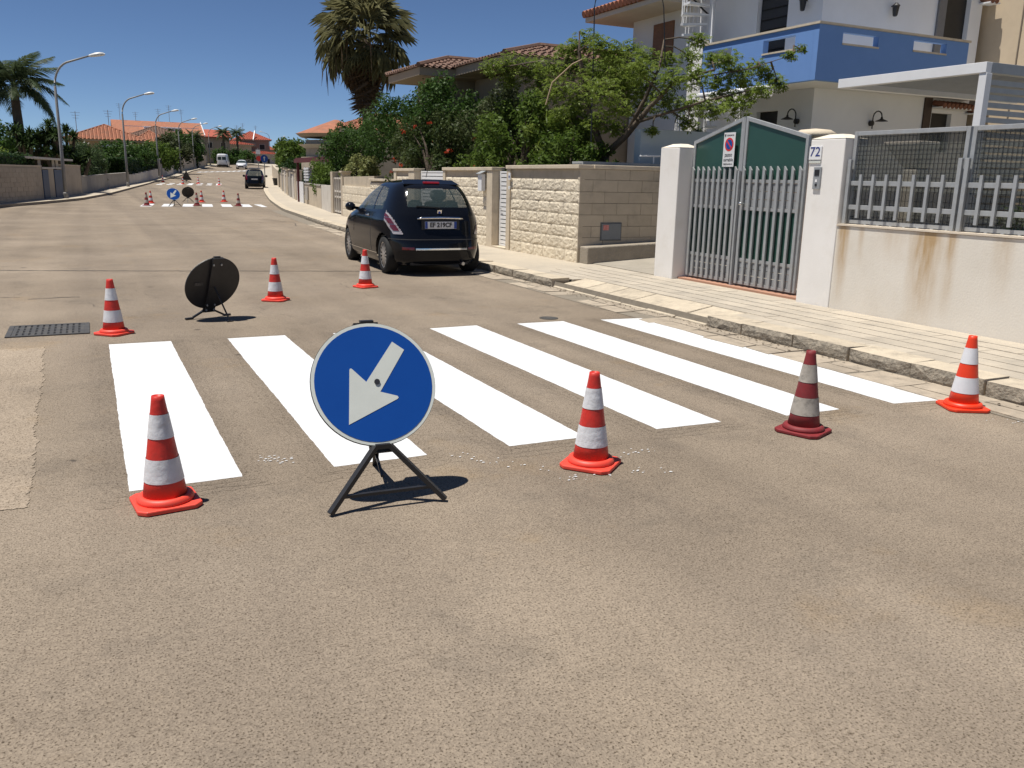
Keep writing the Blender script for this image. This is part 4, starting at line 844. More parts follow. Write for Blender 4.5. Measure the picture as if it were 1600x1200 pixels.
# cream house with a rounded porch, further down on the right
t = thing('porch_house', 'cream house with rounded porch eaves and an orange roof down the street', 'house', (16.5,62,0))
def octa(r, z0, z1, cx, cy, r1=None, n=10): return MB().lathe([(r,z0),(r1 or r,z1)], n, (cx,cy,0))
build('tower', octa(2.2,.0,3.9,16.2,62), PLAST, t); build('porch_eave', octa(2.6,4.10,4.32,16.2,62,2.9), TAUPE, t); build('lower_eave', octa(2.3,3.35,3.6,16.2,62,2.75), PLASTW, t)
build('porch_roof', octa(2.85,4.322,5.35,16.2,62,.15), TILEO, t); build('balcony', octa(2.55,1.9,2.75,16.2,62), PLAST, t); build('block', MB().box(16.2,24,60,66,0,4.4), PLAST, t)
hip_roof(t, 15.8, 24.5, 59.4, 66.6, 4.62, 5.9, TILEO, 'x', tile=.5)
windows_x(t, 16.2, [(63,64.2,2.4,3.6)])

def far_house(name, lab, x0, x1, y0, y1, ze, zr, wallm, roofm, axis='x', wins=2, eave=.5, gable=False):
    t = thing(name, lab, 'house', ((x0+x1)/2, (y0+y1)/2, zg(y0))); zb = zg(y0)-1
    build('wall', MB().box(x0, x1, y0, y1, zb, ze), wallm, t)
    if gable:
        mb = MB(); e = eave
        if axis == 'x': ym = (y0+y1)/2; mb.hexa([(x0-e,y0-e,ze+.01),(x1+e,y0-e,ze+.01),(x1+e,ym,zr),(x0-e,ym,zr),(x0-e,y0-e,ze+.25),(x1+e,y0-e,ze+.25),(x1+e,ym,zr+.25),(x0-e,ym,zr+.25)]); mb.hexa([(x0-e,ym,zr),(x1+e,ym,zr),(x1+e,y1+e,ze+.01),(x0-e,y1+e,ze+.01),(x0-e,ym,zr+.25),(x1+e,ym,zr+.25),(x1+e,y1+e,ze+.25),(x0-e,y1+e,ze+.25)])
        build('roof', mb, roofm, t); gm = MB(); gm.add([(x0,y0,ze),(x0,y1,ze),(x0,(y0+y1)/2,zr),(x1,y0,ze),(x1,y1,ze),(x1,(y0+y1)/2,zr)], [(0,2,1),(3,4,5)]); build('gable', gm, wallm, t)
    else: hip_roof(t, x0-eave, x1+eave, y0-eave, y1+eave, ze+.2, zr, roofm, axis, tile=.4, fascia=wallm)
    n = wins
    for k in range(n):
        a = x0+(x1-x0)*(k+.3)/n; b_ = x0+(x1-x0)*(k+.7)/n; windows_y(t, y0, [(a, b_, ze-2.1, ze-.8)])
    return t
OCHRE = M('ochre_wall', (.46,.33,.21), (.4,.29,.18), rough=.9, scale=1); GRW = M('grey_brown_wall', (.30,.26,.215), (.26,.225,.185), rough=.9, scale=.8)
PINK = M('rose_brown_wall', (.34,.23,.185), (.30,.205,.165), rough=.9, scale=.6)
t = far_house('orange_roof_house', 'long house with a bright orange tiled hip roof left of the road', -1.5,6.2,110.5,118.5, 4.75,6.75, OCHRE, TILEO, wins=3)
build('white_shutter_box', MB().box(1.8,4.4,110.0,110.45,4.1,4.4), WHITEP, t)
far_house('orange_roof_house', 'lower orange roofed wing right of the long orange house', 6.0,9.6,122,128, 5.0,6.7, OCHRE, TILEO, wins=1)
far_house('brown_roof_house', 'house with a dull brown roof behind the orange roofed wing', 7.0,14.5,152,159, 6.9,8.7, GRW, TILEB, wins=2)
t = far_house('terrace_house', 'long terrace with an orange gabled roof and white verges, left skyline', 5.0,18.6,163,173, 7.6,9.9, GRW, TILEO, gable=True, wins=5)
build('white_verge', MB().bar((19.14,162.4,7.8),(19.14,168,10.2),.12,.35), WHITEP, t); build('white_strip', MB().bar((6.5,165.6,9.05),(18.5,165.6,9.05),.5,.2), WHITEP, t); build('dormer', MB().box(9.5,15.5,163.8,167,8.2,9.0), WHITEP, t); windows_y(t, 163.8, [(10+k*1.1,10.8+k*1.1,8.35,8.85) for k in range(5)])
far_house('grey_house', 'grey gabled house behind the far palms', 22.2,27.5,192,200, 8.6,10.2, GRW, TILER, gable=True, wins=2)
far_house('cream_house', 'cream house front behind the two far palms', 25.0,33.5,202,209, 7.6,8.6, PLAST, TILER, wins=4)
t = far_house('red_roof_building', 'rose brown apartment building with a red roof at the end of the street', 33.5,40.2,217,229, 9.3,11.6, PINK, TILER, wins=2)
for k in range(2): build('balcony', MB().box(33.8,37.0,216.0,216.95,6.0+k*1.9,6.9+k*1.9), GRW, t); 
build('white_verge', MB().bar((36.4,216.3,9.4),(37.2,218.5,11.5),.2,.4), WHITEP, t)
far_house('red_roof_house', 'small pale house with a red roof beyond the apartment building', 47.0,52.5,274,282, 8.6,10.6, PINK, TILER, wins=2)
far_house('low_house', 'low cream house right of the far palms behind the white car', 33.5,40.5,206,212, 5.8,6.6, PLASTW, TILER, wins=4)
# rooftop antennas
for i, (x, y, z, hh) in enumerate(((2.9,117,6.6,2.0),(6.0,168,10,2.9),(8.5,168,10,1.6),(12.2,168,10.1,2.2),(14,168,10.1,2.9),(16,168,10.1,2.3),(-.6,114,6.2,1.9),(31,205,8.6,3.4),(35,222,11.4,2.0),(38,222,11.4,1.6))):
    t = thing('roof_antenna', ['thin aerial on the long orange roof','leftmost aerial of the terrace roof','second aerial of the terrace roof from the left','middle aerial of the terrace roof','tallest aerial of the terrace roof','rightmost aerial of the terrace roof','small aerial left of the long orange roof','tall aerial on the cream house','left aerial on the red roofed apartment building','right aerial on the red roofed apartment building'][i], 'antenna', (x,y,z), group='rooftop antennas')
    build('mast', MB().tube([(x,y,z-.3),(x,y,z+hh)], .035, 5), GALVD, t); e = MB()
    for q in range(3): e.bar((x-.5+.1*q,y,z+hh-.15-.3*q),(x+.5-.1*q,y,z+hh-.15-.3*q),.03,.03)
    build('elements', e, GALVD, t)

# ================================================================== STREET LAMPS
LAMPP = M('lamp_pole', (.27,.265,.255), (.22,.215,.205), rough=.6, metal=.2, scale=4)
def street_lamp(loc, ang, lab, H=6.85, grp='street lamps', arm=1.6):
    t = thing('street_lamp', lab, 'street lamp', loc, ang, grp)
    pts = [(0,0,-.1),(0,0,2),(0,0,H-1.6)]+[(arm*.55*(1-math.cos(a)), 0, H-1.6+1.2*math.sin(a)) for a in np.linspace(.15,1.25,7)]+[(arm,0,H-.12)]
    build('pole', MB().tube(pts, [.085,.08,.06]+[.05]*7+[.04], 8), LAMPP, t, absolute=False, smooth=True)
    build('base_collar', MB().lathe([(.12,-.05),(.12,.25),(.09,.3)], 10), LAMPP, t, absolute=False)
    hd = MB(); V = []
    for i, (u, wd, zt, zb) in enumerate(((0,.05,.05,-.04),(.12,.10,.09,-.06),(.3,.15,.13,-.07),(.5,.16,.13,-.07),(.66,.11,.09,-.06),(.74,.03,.03,-.03))):
        x = arm+u; z = H-.12+u*.16
        for an in np.linspace(0, 2*math.pi, 9)[:-1]: V.append((x, wd*math.cos(an), z+(zt if math.sin(an) > 0 else -zb)*math.sin(an)))
    hd.V = V
    for i in range(5):
        for k in range(8): hd.F.append((i*8+k, i*8+(k+1) % 8, (i+1)*8+(k+1) % 8, (i+1)*8+k))
    hd.F += [tuple(range(8)), tuple(reversed(range(40,48)))]
    build('lamp_head', hd, M('lamp_housing', (.62,.62,.6), (.55,.55,.53), rough=.4, scale=3), t, absolute=False, smooth=True); return t
ord_ = ['nearest','second','third','fourth','fifth','sixth']
for i, y in enumerate((48.4,72.3,97,120,142,164)):
    street_lamp((XL(y)-.4, y, zg(y)+.12), math.atan2(-.18, 1)*1.0, ord_[i]+' curved street lamp along the left pavement, counted from the camera')
for i, (x, y, a, hh) in enumerate(((42.0,226,math.pi*.95,7.6),(49,252,.1,7.2),(52,266,.1,6.8))):
    street_lamp((x,y,zg(y)), a, ('far street lamp standing just right of the red roofed apartment building','far street lamp above the roadside tree, left of two','farthest street lamp above the roadside tree')[i], hh)

# ================================================================== CONES
def cone(loc, rz, lab, red=RED, base=REDB, band=WBAND, s=1.0, dark=False):
    t = thing('traffic_cone', lab, 'traffic cone', loc, rz, 'traffic cones round the fresh zebra stripes')
    q = .142; c_ = .035; oc = [(q-c_,-q),(q,-q+c_),(q,q-c_),(q-c_,q),(-q+c_,q),(-q,q-c_),(-q,-q+c_),(-q+c_,-q)]
    build('base', MB().prism(oc, (0,0,.002), (1,0,0), (0,1,0), .022), base, t, absolute=False, bevel=.006)
    build('collar', MB().lathe([(.126,.0245),(.128,.034),(.119,.049),(.107,.055),(.094,.050)], 28), base, t, absolute=False, smooth=True)
    r = lambda z: .0985+(.027-.0985)*(z-.045)/(.52-.045)
    pr_ = [(r(.045),.045)]+[(r(z),z) for z in (.12,.2,.3,.4,.5)]+[(.0275,.52),(.022,.521),(.019,.50)]
    build('body', MB().lathe(pr_, 28), red, t, absolute=False, smooth=True)
    for a, b_ in ((.122,.232),(.327,.437)): build('band', MB().lathe([(r(a)+.002,a),(r(b_)+.002,b_)], 32, cap=False), band, t, absolute=False, smooth=True)
    return t
c0 = cone((.205,4.05,0), .12+.0, 'red and white cone at the near left corner of the zebra stripes')
cone((2.34,3.76,0), .70, 'red and white cone before the third zebra stripe, right of the blue sign')
cd = cone((3.92,3.80,0), .38, 'faded dark red cone with dirty bands near the kerb', REDD, REDD, WBANDD)
cone((5.43,3.81,0), -.49, 'bright orange red cone against the kerb at the right', REDO, REDO, M('clean_sleeve', (.76,.76,.78), rough=.35))
for loc, rz, lab in (((.11,8.80,0),.80,'red and white cone beside the drain grating'), ((1.96,10.60,0),-.58,'red and white cone right of the black sign back'), ((3.37,11.54,0),.3,'red and white cone beside the parked black car')):
    copy_tree(c0, loc, rz, lab)
farc = [((2.34,42.7),0,'far dark cone leftmost at the second zebra crossing',2),((2.72,46.0),0,'far red cone behind the leftmost one at the second crossing',0),((4.54,43.1),0,'far dark cone between the far signs and the road centre',2),((5.28,47.8),0,'far red cone just right of the far black sign',0),((6.5,48.6),0,'far red cone behind the second crossing, right of centre',0),((6.39,42.9),0,'far dark red cone rightmost at the second crossing',2),
        ((6.6,91.0),0,'most distant cone, by the left kerb at the third crossing',0),((7.98,86.4),0,'distant cone left of the black triangle',0),((9.51,88.0),0,'distant cone right of the black triangle',0),((10.97,84.6),0,'distant cone at the right end of the third crossing',0)]
for (x, y), a, lab, k in farc: copy_tree(cd if k else c0, (x, y, zg(y)), random.random(), lab, 1.15 if y < 60 else 1.2)
# ================================================================== ROAD-WORK SIGNS
def work_sign(loc, rz, lab, tilt=R(27), cz=.545, cy=.225, sf=(.09,.60), face=True, low=False, scale=1.0, tri=False):
    """local frame: the face looks to -y, feet on the ground"""
    t = thing('road_sign', lab, 'road sign', loc, rz, 'portable signs on folding stands'); C = Vector((0,cy,cz)); rr = .302
    ex = Vector((1,0,0)); up = Vector((0,math.sin(tilt),math.cos(tilt))); nn = Vector((0,-math.cos(tilt),math.sin(tilt)))
    def D(r, off, th, n=56):
        poly = [(r*math.cos(2*math.pi*k/n), r*math.sin(2*math.pi*k/n)) for k in range(n)] if not tri else [(r*1.3*math.cos(a), r*1.3*math.sin(a)-.06) for a in (math.pi/2, math.pi/2+2.094, math.pi/2+4.189)]
        return MB().prism(poly, C+nn*off, ex, up, th)
    build('plate', D(rr, -.012, .011), BLACKM, t, absolute=False)
    build('rim', D(rr-.002, .0005, .002), SIGNW, t, absolute=False); build('face', D(rr-.018, .003, .0015), BLUE if not tri else SIGNR, t, absolute=False)
    # arrow pointing down to the left
    dr = Vector((-.53,-.848)); sd = Vector((-dr.y, dr.x)); tip = Vector((-.118,-.208))
    L = lambda u, v: tuple(tip - dr*u + sd*v)
    s2 = .036
    if not tri:
        arr = [(0,0)]; base_l = Vector((-.121,.058)); base_r = Vector((.112,-.070)); n1 = Vector((-.040,.004)); n2 = Vector((.028,-.040)); t1 = Vector((.083,.214)); t2 = Vector((.143,.178))
        ca, sa = math.cos(R(-8)), math.sin(R(-8))
        build('arrow', MB().prism([(ca*u-sa*v, sa*u+ca*v) for u, v in (tuple(tip), tuple(base_r), (.117,-.063), (.112,-.055), tuple(n2), tuple(t2), tuple(t1), tuple(n1), (-.111,.064), (-.118,.064), tuple(base_l))], C+nn*.0046, ex, up, .0015), SIGNW, t, absolute=False)
        build('bolt', MB().prism([(.014*math.cos(k*.7854)+.012, .014*math.sin(k*.7854)+.006) for k in range(8)], C+nn*.0062, ex, up, .006), INK, t, absolute=False)
    B = C-up*rr    # bottom of disc
    rear = MB(); rear.prism([(-.055,-.33),(.055,-.33),(.06,.31),(-.06,.31)], C-nn*.045, ex, up, .03); build('back_channel', rear, BLACKM, t, absolute=False)
    build('hook', MB().bar(C+up*(rr+.010)-ex*.03-nn*.01, C+up*(rr+.010)+ex*.035-nn*.01, .03, .014), BLACKM, t, absolute=False)
    bl = MB(); [bl.prism([(u+.009*math.cos(k*1.05), v+.012*math.sin(k*1.05)) for k in range(6)], C-nn*.055, ex, up, .01) for u, v in ((-.04,.24),(.045,.24),(-.04,-.24),(.045,-.24),(-.04,-.30),(.045,-.30))]; build('bolts', bl, GALV, t, absolute=False)
    if not low:
        A1, A2 = B+Vector((-.035,-.005,.0)), B+Vector((.035,-.005,.0)); F1, F2 = Vector((-.275,-.02,.012)), Vector((.275,-.02,.012))
        build('leg', MB().bar(A1, F1, .028, .022), BLACKM, t, absolute=False); build('leg', MB().bar(A2, F2, .028, .022), BLACKM, t, absolute=False)
        build('leg_bridge', MB().bar(A1, A2, .028, .022), BLACKM, t, absolute=False)
        k = .76; build('crossbar', MB().bar(A1+(F1-A1)*k+Vector((0,.004,0)), A2+(F2-A2)*k+Vector((0,.004,0)), .02, .014), BLACKM, t, absolute=False)
        build('strut', MB().bar(C-nn*.05-up*.2, Vector((sf[0],sf[1],.008)), .03, .014), BLACKM, t, absolute=False)
        build('tie', MB().bar(Vector((0,.10,.12)), Vector((.07,.50,.10)), .014, .010), BLACKM, t, absolute=False)
    else:
        z0 = max(.075, B.z-.03); J1, J2 = Vector((-.06,B.y,z0)), Vector((.06,B.y,z0))
        build('leg', MB().bar(J1, Vector((-.17,B.y-.01,.022)), .028, .018), BLACKM, t, absolute=False); build('leg', MB().bar(J2, Vector((.17,B.y-.01,.022)), .028, .018), BLACKM, t, absolute=False)
        build('foot', MB().bar(Vector((-.17,B.y-.01,.014)), Vector((-.255,B.y-.01,.012)), .03, .018), BLACKM, t, absolute=False); build('foot', MB().bar(Vector((.17,B.y-.01,.014)), Vector((.255,B.y-.01,.012)), .03, .018), BLACKM, t, absolute=False)
        build('leg_bridge', MB().bar(J1-ex*.01, J2+ex*.01, .03, .022), BLACKM, t, absolute=False)
        build('bracket', MB().prism([(-.07,-.345),(.07,-.345),(.06,-.24),(-.06,-.24)], C-nn*.02, ex, up, .012), BLACKM, t, absolute=False)
        build('strut', MB().bar(C-nn*.05-up*.02, Vector((sf[0],sf[1],.006)), .012, .012), BLACKM, t, absolute=False)
        build('strut_foot', MB().bar(Vector((sf[0]-.035,sf[1],.007)), Vector((sf[0]+.035,sf[1],.007)), .016, .012), BLACKM, t, absolute=False)
    if scale != 1: t.scale = (scale,)*3
    return t
s1 = work_sign((1.140,3.60,0), -.05, 'round blue sign with a white arrow on a black stand, in front')
s2_ = work_sign((1.038,9.523,0), R(180+21), 'round sign seen from its black back beyond the zebra stripes', cz=.385, cy=.147, sf=(-.04,.40), low=True, tilt=R(24))
lb = MB().prism([(-.045,-.018),(.045,-.018),(.045,.018),(-.045,.018)], (.16,.165,.385), (-1,0,0), (0,math.sin(R(24)),math.cos(R(24))), .001); build('maker_label', lb, M('dull_label', (.09,.08,.075), (.03,.03,.03), rough=.7, scale=60), s2_, absolute=False)
work_sign((3.49,42.1,0), .1, 'far round blue arrow sign standing on the second crossing', scale=1.0)
work_sign((4.63,48.0,0), R(180), 'far round sign seen from its dark back at the second crossing', cz=.53)
work_sign((8.7,90.5,zg(90.5)), R(180), 'distant triangular sign seen from its black back at the third crossing', cz=.42, cy=.1, tilt=R(12), tri=True, scale=1.5)
# traffic sign on a post and litter bin by the far right kerb
t = thing('post_sign', 'blue round arrow sign on a grey post by the far right kerb', 'road sign', (14.95,83.5,zg(83.5)))
z0 = zg(83.5); build('post', MB().tube([(14.95,83.5,z0),(14.95,83.5,z0+2.95)], .04, 8), LAMPP, t)
n = 24; build('disc', MB().prism([(.34*math.cos(2*math.pi*k/n), .34*math.sin(2*math.pi*k/n)) for k in range(n)], (14.95,83.44,z0+2.5), (1,0,0), (0,0,1), .02), BLUE, t)
build('arrow', MB().prism([(-.035,-.2),(.035,-.2),(.035,.05),(.11,.05),(0,.22),(-.11,.05),(-.035,.05)], (14.95,83.415,z0+2.5), (1,0,0), (0,0,1), .004), SIGNW, t)
t = thing('litter_bin', 'small black litter bin on the far right pavement', 'bin', (15.75,82.5,zg(82.5)+.12)); z0 = zg(82.5)+.12
build('body', MB().hexa([(15.58,82.3,z0),(15.92,82.3,z0),(15.92,82.7,z0),(15.58,82.7,z0),(15.5,82.2,z0+.6),(16.0,82.2,z0+.6),(16.0,82.8,z0+.6),(15.5,82.8,z0+.6)]), BLACKM, t); build('lid', MB().box(15.48,16.02,82.18,82.82,z0+.602,z0+.66), BLACKM, t)
t = thing('post_sign', 'red and white sign post far up the street by the bend', 'road sign', (18.3,106,zg(106))); z0 = zg(106)
build('post', MB().tube([(18.3,106,z0),(18.3,106,z0+3.6)], .045, 8), LAMPP, t); build('white_plate', MB().box(18.05,18.55,105.9,105.93,z0+2.9,z0+3.4), WHITEP, t); build('red_disc', MB().prism([(.3*math.cos(k*.5236), .3*math.sin(k*.5236)) for k in range(12)], (18.35,105.9,z0+2.4), (1,0,0), (0,0,1), .02), SIGNR, t)

# ================================================================== CARS
GLASS = M('tinted_glass', (.05,.07,.07), (.05,.07,.07), rough=.02, spec=.5, alpha=.62)
TYRE = M('tyre', (.009,.009,.009), (.014,.014,.013), rough=.85, scale=20); ALLOY = M('alloy', (.55,.55,.56), (.5,.5,.5), rough=.3, metal=.85)
CHROME = M('chrome', (.8,.8,.8), rough=.12, metal=1); LRED = M('lamp_red', (.12,.006,.010), rough=.12, spec=.7); LCLR = M('lamp_clear', (.42,.40,.41), (.28,.25,.27), rough=.12, scale=14, spec=.7)
INTER = M('car_interior', (.022,.022,.024), (.03,.03,.03), rough=.8); PLATEW = M('plate_white', (.75,.76,.76), rough=.35); PLATEB = M('plate_blue', (.01,.06,.35), rough=.35)
PLASTIC = M('black_plastic', (.02,.02,.021), rough=.6)
def smooth_interp(z, zs, vs, s=.018):
    d = np.linspace(zs[0], zs[-1], 800); v = np.interp(d, zs, vs); k = np.exp(-.5*(np.arange(-60,61)*(d[1]-d[0])/s)**2); k /= k.sum()
    v = np.convolve(np.pad(v, 60, mode='edge'), k, 'valid'); return np.interp(z, d, v)
class Shell:
    def __init__(s, prof, n=4.0, NZ=100, NT=360):
        P = np.array(prof); zs = P[:,0]; u = np.linspace(0, 1, NZ); zz = zs[0]+(zs[-1]-zs[0])*(1-(1-u)**1.35)
        s.rows = []
        for z in zz:
            yr, yf, w_ = (smooth_interp(z, zs, P[:,k]) for k in (1,2,3)); yc, a = (yr+yf)/2, (yf-yr)/2
            th = np.linspace(0, 2*np.pi, 2400); c, d = np.cos(th), np.sin(th); r = (np.abs(d/w_)**n+np.abs(c/a)**n)**(-1/n)
            x = -d*r; y = yc-c*r; L = np.concatenate(([0], np.cumsum(np.hypot(np.diff(x), np.diff(y))))); q = np.linspace(0, L[-1], NT+1)[:-1]
            s.rows.append(np.stack([np.interp(q, L, x), np.interp(q, L, y), np.full(NT, z)], 1))
        s.V = np.array(s.rows); s.NZ, s.NT = NZ, NT
        i, j = np.meshgrid(np.arange(NZ-1), np.arange(NT), indexing='ij'); j2 = (j+1) % NT
        s.F = np.stack([i*NT+j, i*NT+j2, (i+1)*NT+j2, (i+1)*NT+j], -1).reshape(-1, 4)[:, ::-1]
        v = s.V.reshape(-1, 3); s.c = v[s.F].mean(1); f = v[s.F]; nr = np.cross(f[:,2]-f[:,0], f[:,3]-f[:,1]); s.n = nr/(np.linalg.norm(nr, axis=1, keepdims=True)+1e-9)
        out = ((s.c-np.array([0, s.V[:,:,1].mean(), .7]))*s.n).sum(1).mean()
        if out < 0: s.F = s.F[:, ::-1]; s.n = -s.n
    def part(s, mask, off=0.):
        F = s.F[mask]; ids, inv = np.unique(F, return_inverse=True); v = s.V.reshape(-1, 3)[ids].copy(); F2 = inv.reshape(F.shape)
        if off:
            vn = np.zeros_like(v); np.add.at(vn, F2.ravel(), np.repeat(s.n[mask], 4, axis=0)); vn /= np.linalg.norm(vn, axis=1, keepdims=True)+1e-9; v += vn*off
        return v, F2
def inpoly(px, py, poly):
    r = np.zeros(len(px), bool); n = len(poly)
    for k in range(n):
        (x0, y0), (x1, y1) = poly[k], poly[(k+1) % n]; c = ((y0 > py) != (y1 > py)) & (px < (x1-x0)*(py-y0)/(y1-y0+1e-12)+x0); r ^= c
    return r
def wheel(t, x, y, r, w_, side, detail=True):
    cx = x; s = side
    tp = [(r*.70,-w_/2),(r*.93,-w_/2),(r,-w_/2+.03),(r,w_/2-.03),(r*.93,w_/2),(r*.70,w_/2)]
    def lat(prof, n=32, cap=False):
        mb = MB(); b = MB().lathe(prof, n, cap=cap); mb.V = [(cx+v[2]*s, y+v[0], r+v[1]) for v in b.V]; mb.F = b.F; return mb
    wo = build('wheel', lat(tp, cap=False), TYRE, t, absolute=False, smooth=True)
    build('rim', lat([(r*.69,-w_/2+.01),(r*.69,w_/2-.012),(r*.64,w_/2-.015),(r*.60,w_/2-.05),(.03,w_/2-.06)]), PLASTIC, wo, absolute=False)
    if detail:
        sp = MB(); f = cx+s*(w_/2-.022)
        for k in range(14):
            a = k*2*math.pi/14; sp.bar((f+s*.004, y+.05*math.cos(a), r+.05*math.sin(a)), (f, y+r*.66*math.cos(a), r+r*.66*math.sin(a)), .026, .016, (1,0,0))
        build('spokes', sp, ALLOY, wo, absolute=False)
        rg = MB(); n = 32
        for k in range(n):
            a = k*2*math.pi/n
            for rr_, dx in ((r*.63,.0),(r*.70,.004)): rg.V.append((cx+s*(w_/2-.012+dx), y+rr_*math.cos(a), r+rr_*math.sin(a)))
        for k in range(n): rg.F.append((2*k,2*k+1,(2*k+3) % (2*n),(2*k+2) % (2*n)))
        build('rim_lip', rg, ALLOY, wo, absolute=False); build('hub_cap', MB().tube([(f,y,r),(f+s*.014,y,r)], .055, 14), ALLOY, wo, absolute=False)
def make_car(label, loc, rz, prof, paint, wheels, r, cat='car', side_win=(), rear_win=None, front_win=None, lamps=None, head=None, plate='', n=4., NZ=100, NT=360, arch=.05, detail=True, name='parked_car', wx=.62, fx=1., fz=1.):
    t = thing(name, label, cat, loc, rz); S = Shell(prof, n, NZ, NT); c = S.c; wmax = max(p[3] for p in prof); ym = (prof[3][1]+prof[3][2])/2
    glass = np.zeros(len(c), bool); side = np.abs(S.n[:,0]) > .45
    panes = []
    for poly in side_win:
        for sg in (-1, 1): m_ = inpoly(c[:,1], c[:,2], poly) & side & (np.sign(c[:,0]) == sg); panes.append(('side_window', m_)); glass |= m_
    if rear_win: m_ = inpoly(np.abs(c[:,0]), c[:,2], rear_win) & (S.n[:,1] < -.3) & ~glass & (c[:,1] < ym); panes.append(('rear_window', m_)); glass |= m_
    if front_win: m_ = inpoly(np.abs(c[:,0]), c[:,2], front_win) & (S.n[:,1] > .2) & ~glass & (c[:,1] > ym); panes.append(('windscreen', m_)); glass |= m_
    ar = np.zeros(len(c), bool)
    for wy in wheels: ar |= ((c[:,1]-wy)**2+(c[:,2]-r)**2 < (r+arch)**2) & (np.abs(c[:,0]) > wx-.25) & (np.abs(S.n[:,0]) > .3)
    v, F = S.part(~glass & ~ar); body = link('body', fast_mesh('body', v, F, True), paint, t, False)
    for nm, m_ in panes:
        if m_.any(): v, F = S.part(m_, -.004); link(nm, fast_mesh(nm, v, F, True), GLASS, t, False)
    yr, yf = prof[2][1], prof[2][2]
    build('underbody', MB().box(-wx+.12, wx-.12, yr+.12, yf-.12, .17, .42), PLASTIC, t, absolute=False)
    zb = prof[0][0]; build('floor', MB().box(-wmax+.25, wmax-.25, yr+.45, yf-.9, .45, .55), INTER, t, absolute=False)
    for wy in wheels:
        for sg in (-1, 1): wheel(t, sg*(wx+.085), wy, r, .19, sg, detail); build('arch_liner', MB().lathe([(r+arch+.02,-.13),(r+arch+.02,.12)], 20, cap=False) if False else MB().box(sg*(wx-.28), sg*(wx-.26), wy-r-.03, wy+r+.03, .2, r*2+.04), PLASTIC, t, absolute=False)
    if lamps:
        for sg in (-1, 1):
            for nm, f, mt, off in lamps:
                m_ = f(c[:,0]*sg/fx, c[:,1], c[:,2]/fz) & ~glass & ~ar
                if m_.any(): v, F = S.part(m_, off); link(nm, fast_mesh(nm, v, F, True), mt, t, False)
    return t, S
BLACKP = M('black_car_paint', (.006,.007,.010), (.006,.007,.010), rough=.12, spec=.22, coat=.12)
hatch = [(.17,.14,3.64,.77),(.24,.05,3.72,.815),(.42,.0,3.78,.845),(.55,.015,3.77,.852),(.66,.05,3.72,.852),(.78,.075,3.60,.845),(.88,.095,3.36,.83),(.97,.12,2.98,.80),(1.05,.16,2.76,.765),(1.15,.215,2.58,.725),(1.25,.28,2.38,.68),(1.34,.355,2.15,.63),(1.41,.43,1.95,.58),(1.46,.52,1.78,.525),(1.50,.66,1.58,.44),(1.52,.86,1.4,.32),(1.53,1.08,1.2,.08)]
def lampf(x, y, z):
    cx = np.interp(z, [.66,.78,1.0,1.08], [.66,.715,.79,.775]); hw = np.interp(z, [.66,.75,.9,1.08], [.062,.055,.045,.034]); return (np.abs(x-cx) < hw) & (z > .665) & (z < 1.075) & (y < .6)
def lampr(x, y, z):
    cx = np.interp(z, [.66,.78,1.0,1.08], [.66,.715,.79,.775]); hw = np.interp(z, [.66,.75,.9,1.08], [.062,.055,.045,.034])-.02
    return (np.abs(x-cx) < hw) & (z > .72) & (z < 1.02) & (y < .6) & (np.abs(z-.82) > .008) & (np.abs(z-.92) > .008)
refl = lambda x, y, z: (x > .45) & (x < .63) & (z > .425) & (z < .462) & (y < .4)
strip_ = lambda x, y, z: (x >= -.01) & (x <= .445) & (z > .43) & (z < .455) & (y < .3)
sill = lambda x, y, z: (x > .5) & (z > .30) & (z < .325) & (y > .95) & (y < 2.75)
seam = lambda x, y, z: (x > .5) & (np.abs(y-1.28) < .007) & (z > .33) & (z < .98)
seam2 = lambda x, y, z: (x > .5) & (np.abs(y-2.42) < .007) & (z > .33) & (z < .98)
bump_ = lambda x, y, z: (x >= -.01) & (y < .5) & (np.abs(z-.585) < .007)
t, S = make_car('glossy black hatchback parked at the kerb by the limestone walls', (4.90,12.52,0), R(-2.2), [(a*.965,b_,c_,d*.955) for a,b_,c_,d in hatch], BLACKP, (.66,3.05), .295, side_win=([(.80,1.01),(1.28,.985),(1.30,1.36),(.95,1.33),(.84,1.22)], [(1.36,.985),(2.62,.965),(2.36,1.13),(2.0,1.30),(1.75,1.37),(1.38,1.36)]),
    rear_win=[(-.1,1.055),(.49,1.055),(.48,1.16),(.42,1.33),(-.1,1.345)], front_win=[(-.1,1.0),(.66,1.0),(.55,1.36),(-.1,1.43)],
    lamps=[('tail_lamp', lampf, LCLR, .010), ('tail_lamp_red', lampr, LRED, .016), ('reflector', refl, LRED, .006), ('bumper_strip', strip_, CHROME, .007), ('sill_strip', sill, CHROME, .006), ('door_seam', seam, INTER, .0012), ('door_seam', seam2, INTER, .0012), ('bumper_seam', bump_, INTER, .0012)], NZ=120, NT=440, n=4.5, wx=.595, fx=.955, fz=.965)
def rear_y(x, z):
    m_ = (S.n[:,1] < -.2); d = (S.c[m_][:,0]-x)**2+(S.c[m_][:,2]-z)**2; return S.c[m_][d.argmin()][1]
def side_x(y, z):
    m_ = S.c[:,0] < 0; d = (S.c[m_][:,1]-y)**2+(S.c[m_][:,2]-z)**2; return S.c[m_][d.argmin()][0]
y_ = rear_y(0,.79); pl = build('number_plate', MB().box(-.26,.26,y_-.022,y_-.012,.735,.845), PLATEW, t, absolute=False, bevel=.003)
build('plate_recess', MB().box(-.31,.31,y_-.0115,y_+.03,.715,.865), PLASTIC, t, absolute=False)
build('blue_band', MB().box(-.258,-.218,y_-.0245,y_-.0225,.738,.842), PLATEB, pl, absolute=False); build('blue_band', MB().box(.218,.258,y_-.0245,y_-.0225,.738,.842), PLATEB, pl, absolute=False)
